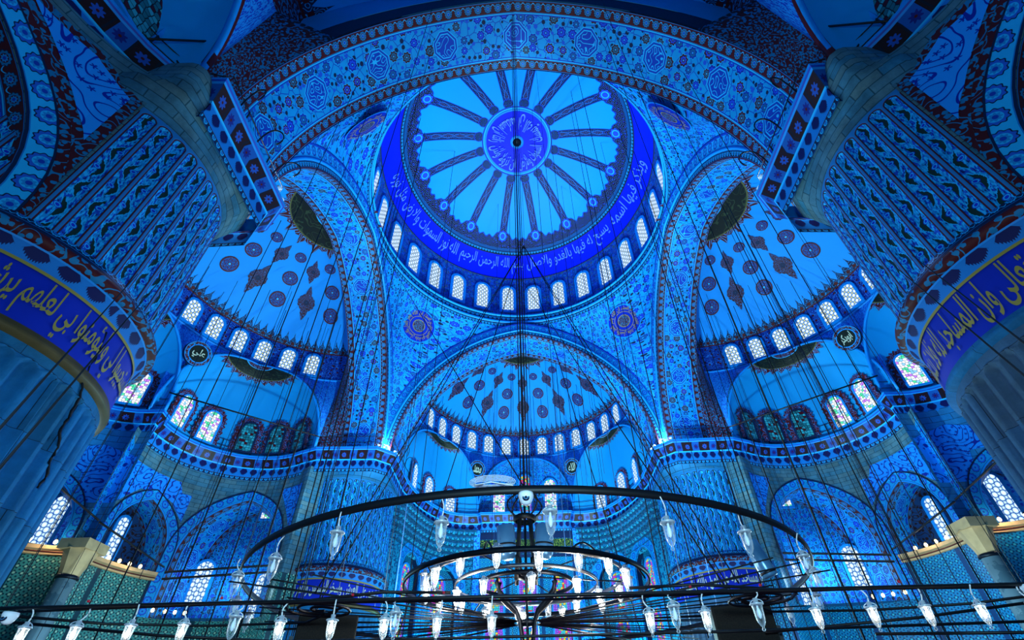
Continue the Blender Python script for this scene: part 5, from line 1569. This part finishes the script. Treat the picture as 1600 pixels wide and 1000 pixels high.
for s_, nm in ((-1, 'left'), (1, 'right')):
    for i in range(26):
        x = R_.uniform(13.0, 23.0); y = R_.uniform(-4.0, 8.0)
        if hypot(x - 14.6, y) > 9.2: y *= .5
        vert(x * s_, y, R_.uniform(-.5, 2.5), sqrt(max(0, 1)) * 28.2, R_.choice((.012, .014, .020)), 'cable', 'thin dark vertical cable hanging below the %s half dome' % nm, 'thin cables below the %s half dome' % nm)
    for i, (x, y) in enumerate(((5.1, -9.5), (6.4, -8.2), (7.6, -5.0), (8.8, -2.0), (9.4, 3.0), (6.8, 2.0), (4.4, -4.0), (8.2, 7.5))):
        vert(x * s_ + .3 * R_.random(), y, .6, 30.2 if hypot(x, y) < 9.9 else 26, .018, 'cable', 'dark vertical cable hanging under the %s edge of the dome' % nm, 'cables under the %s edge of the dome' % nm)
    for i, (x, y) in enumerate(((4.0, -14.6), (4.3, -13.2), (5.4, -13.0), (6.6, -12.4), (7.4, -12.8))):
        vert(x * s_ + .2 * R_.random(), y, 1.0, 27.5 if x < 5 else 24.0, .012, 'cable', 'dark foreground cable crossing the %s part of the nearest arch' % nm, 'foreground cables on the %s' % nm)
for i in range(26):
    al = R_.uniform(-75, 75); d = R_.uniform(2.5, 9.3)
    p = spf.at(radians(al), d)
    vert(p[0], p[1], R_.uniform(17.5, 23.5) if i % 3 else 4.0, p[2] - .02, .020, 'cable_grey', 'fine vertical cable hanging from the half dome above the mihrab', 'fine cables from the far half dome')
for i in range(16):
    a = R_.uniform(0, 2 * pi); d = R_.uniform(3.0, 9.3); x, y = d * sin(a), d * cos(a)
    vert(x, y, 2.2, dome_h(d) - .02, R_.choice((.014, .02)), 'cable_grey' if i % 2 else 'cable', 'fine vertical cable hanging from the central dome', 'fine cables from the central dome')

# ------------------------------------------------------------------ lights
def pt_light(name, loc, col, e, r=.3):
    l = bpy.data.lights.new(name, 'POINT'); l.energy = e; l.color = col; l.shadow_soft_size = r
    o = bpy.data.objects.new(name, l); o.location = loc; COL.objects.link(o); return o
BLUE = (.50, .88, 1.0); WHITE = (.85, .93, 1.0); WARM = (1, .82, .55)
K = 1.0
for x, y, z, e in ((0, 3, 2.2, 5500), (0, 12, 2.4, 3600), (-17, 1, 2.4, 2600), (17, 1, 2.4, 3600)):
    pt_light('hall_fill', (x, y, z), BLUE, e * K, .8)  # unseen fill lights added to brighten the hall
def spot(name, loc, aim, col, e, ang, blend=.6, r=.4):
    l = bpy.data.lights.new(name, 'SPOT'); l.energy = e; l.color = col; l.spot_size = radians(ang); l.spot_blend = blend; l.shadow_soft_size = r
    o = bpy.data.objects.new(name, l); o.location = loc; o.rotation_euler = (Vector(aim) - Vector(loc)).to_track_quat('-Z', 'Y').to_euler(); COL.objects.link(o); return o
pt_light('hall_fill', (0, -24.0, 1.2), BLUE, 2600 * K, .6)  # fill added behind the camera to lift the near piers
spot('dome_fill', (0, 2, 2.2), (0, 0, 40), BLUE, 50000 * K, 52, .5)  # added upward fill for the dome, without a fixture
for sx in (-1, 1): spot('half_dome_fill', (5 * sx, 1, 2.2), (19 * sx, 2.5, 27), BLUE, 26000 * K, 75)  # added fills that brighten the side half domes from below
spot('half_dome_fill', (0, 7, 2.2), (0, 20, 26), BLUE, 31000 * K, 75)  # added fill for the half dome over the mihrab
spot('arch_fill', (0, -3, 2.0), (0, -13, 29), BLUE, 9000 * K, 85)  # added fill aimed at the nearest arch
for k in range(4):
    q = k * pi / 2 + .6; pt_light('chandelier_light', (CX + 1.3 * cos(q), CY + 1.3 * sin(q), 1.72), (1, .94, .84), 70, .05)
for sx in (-1, 1):
    for sy in (-1, 1):
        pt_light('uplight', (10.45 * sx, 10.35 * sy, 18.25), WHITE, 900 if sy > 0 else 600, .12)
for sx, e in ((-1, 1.0), (1, 1.0)):
    pt_light('teal_fill', (6.4 * sx, 19.2, 4.6), (.10, 1.0, .85), 1500, .4)  # unseen teal fill added to tint the walls beside the mihrab
    p, _ = PF.at(sA(160), .9); pt_light('ledge_light', (p.x * (1 if sx < 0 else -1), p.y, 9.3), WARM, 45, .1)
    p, _ = PM.at(sM(105), .9); pt_light('ledge_light', (p.x * (1 if sx < 0 else -1), p.y, 9.1), WARM, 60, .1)
    p, _ = PF.at(sA(97), -1.0); pt_light('gallery_light', (p.x * (1 if sx < 0 else -1), p.y, 9.0), BLUE, 200 if sx < 0 else 420, .3)
    p, _ = PF.at(sA(159), -1.0); pt_light('gallery_light', (p.x * (1 if sx < 0 else -1), p.y, 9.9), BLUE, 14 if sx < 0 else 50, .3)
w = bpy.data.worlds.new('world'); SC.world = w; w.use_nodes = True
w.node_tree.nodes['Background'].inputs[0].default_value = (.03, .26, .58, 1); w.node_tree.nodes['Background'].inputs[1].default_value = .35

# ------------------------------------------------------------------ camera
cd = bpy.data.cameras.new('camera'); cam = bpy.data.objects.new('camera', cd); COL.objects.link(cam); SC.camera = cam
cd.sensor_fit = 'HORIZONTAL'; cd.sensor_width = 36; cd.lens = 745.35 * 36 / 1600
cd.shift_x = -(813.72 - 800) / 1600; cd.shift_y = 81.68 / 1600
cd.clip_start = .05; cd.clip_end = 300
ROLL = .0239
cam.matrix_world = Matrix.Translation((-.159, -21.511, 0)) @ Matrix.Rotation(pi / 2 + .6691, 4, 'X') @ Matrix.Rotation(-ROLL, 4, 'Z')
for o in list(SC.objects):
    if o.parent is None:
        M = o.matrix_basis.copy(); M.translation.z += EYE; o.matrix_basis = M
vs = SC.view_settings
SC.display_settings.display_device = 'sRGB'
vs.view_transform = 'Standard'; vs.look = 'None'; vs.exposure = 0.0; vs.gamma = 1.0; vs.use_curve_mapping = False
SC.cycles.use_denoising = True
SC.cycles.max_bounces = 6; SC.cycles.diffuse_bounces = 3; SC.cycles.transparent_max_bounces = 12; SC.cycles.sample_clamp_indirect = 4.0
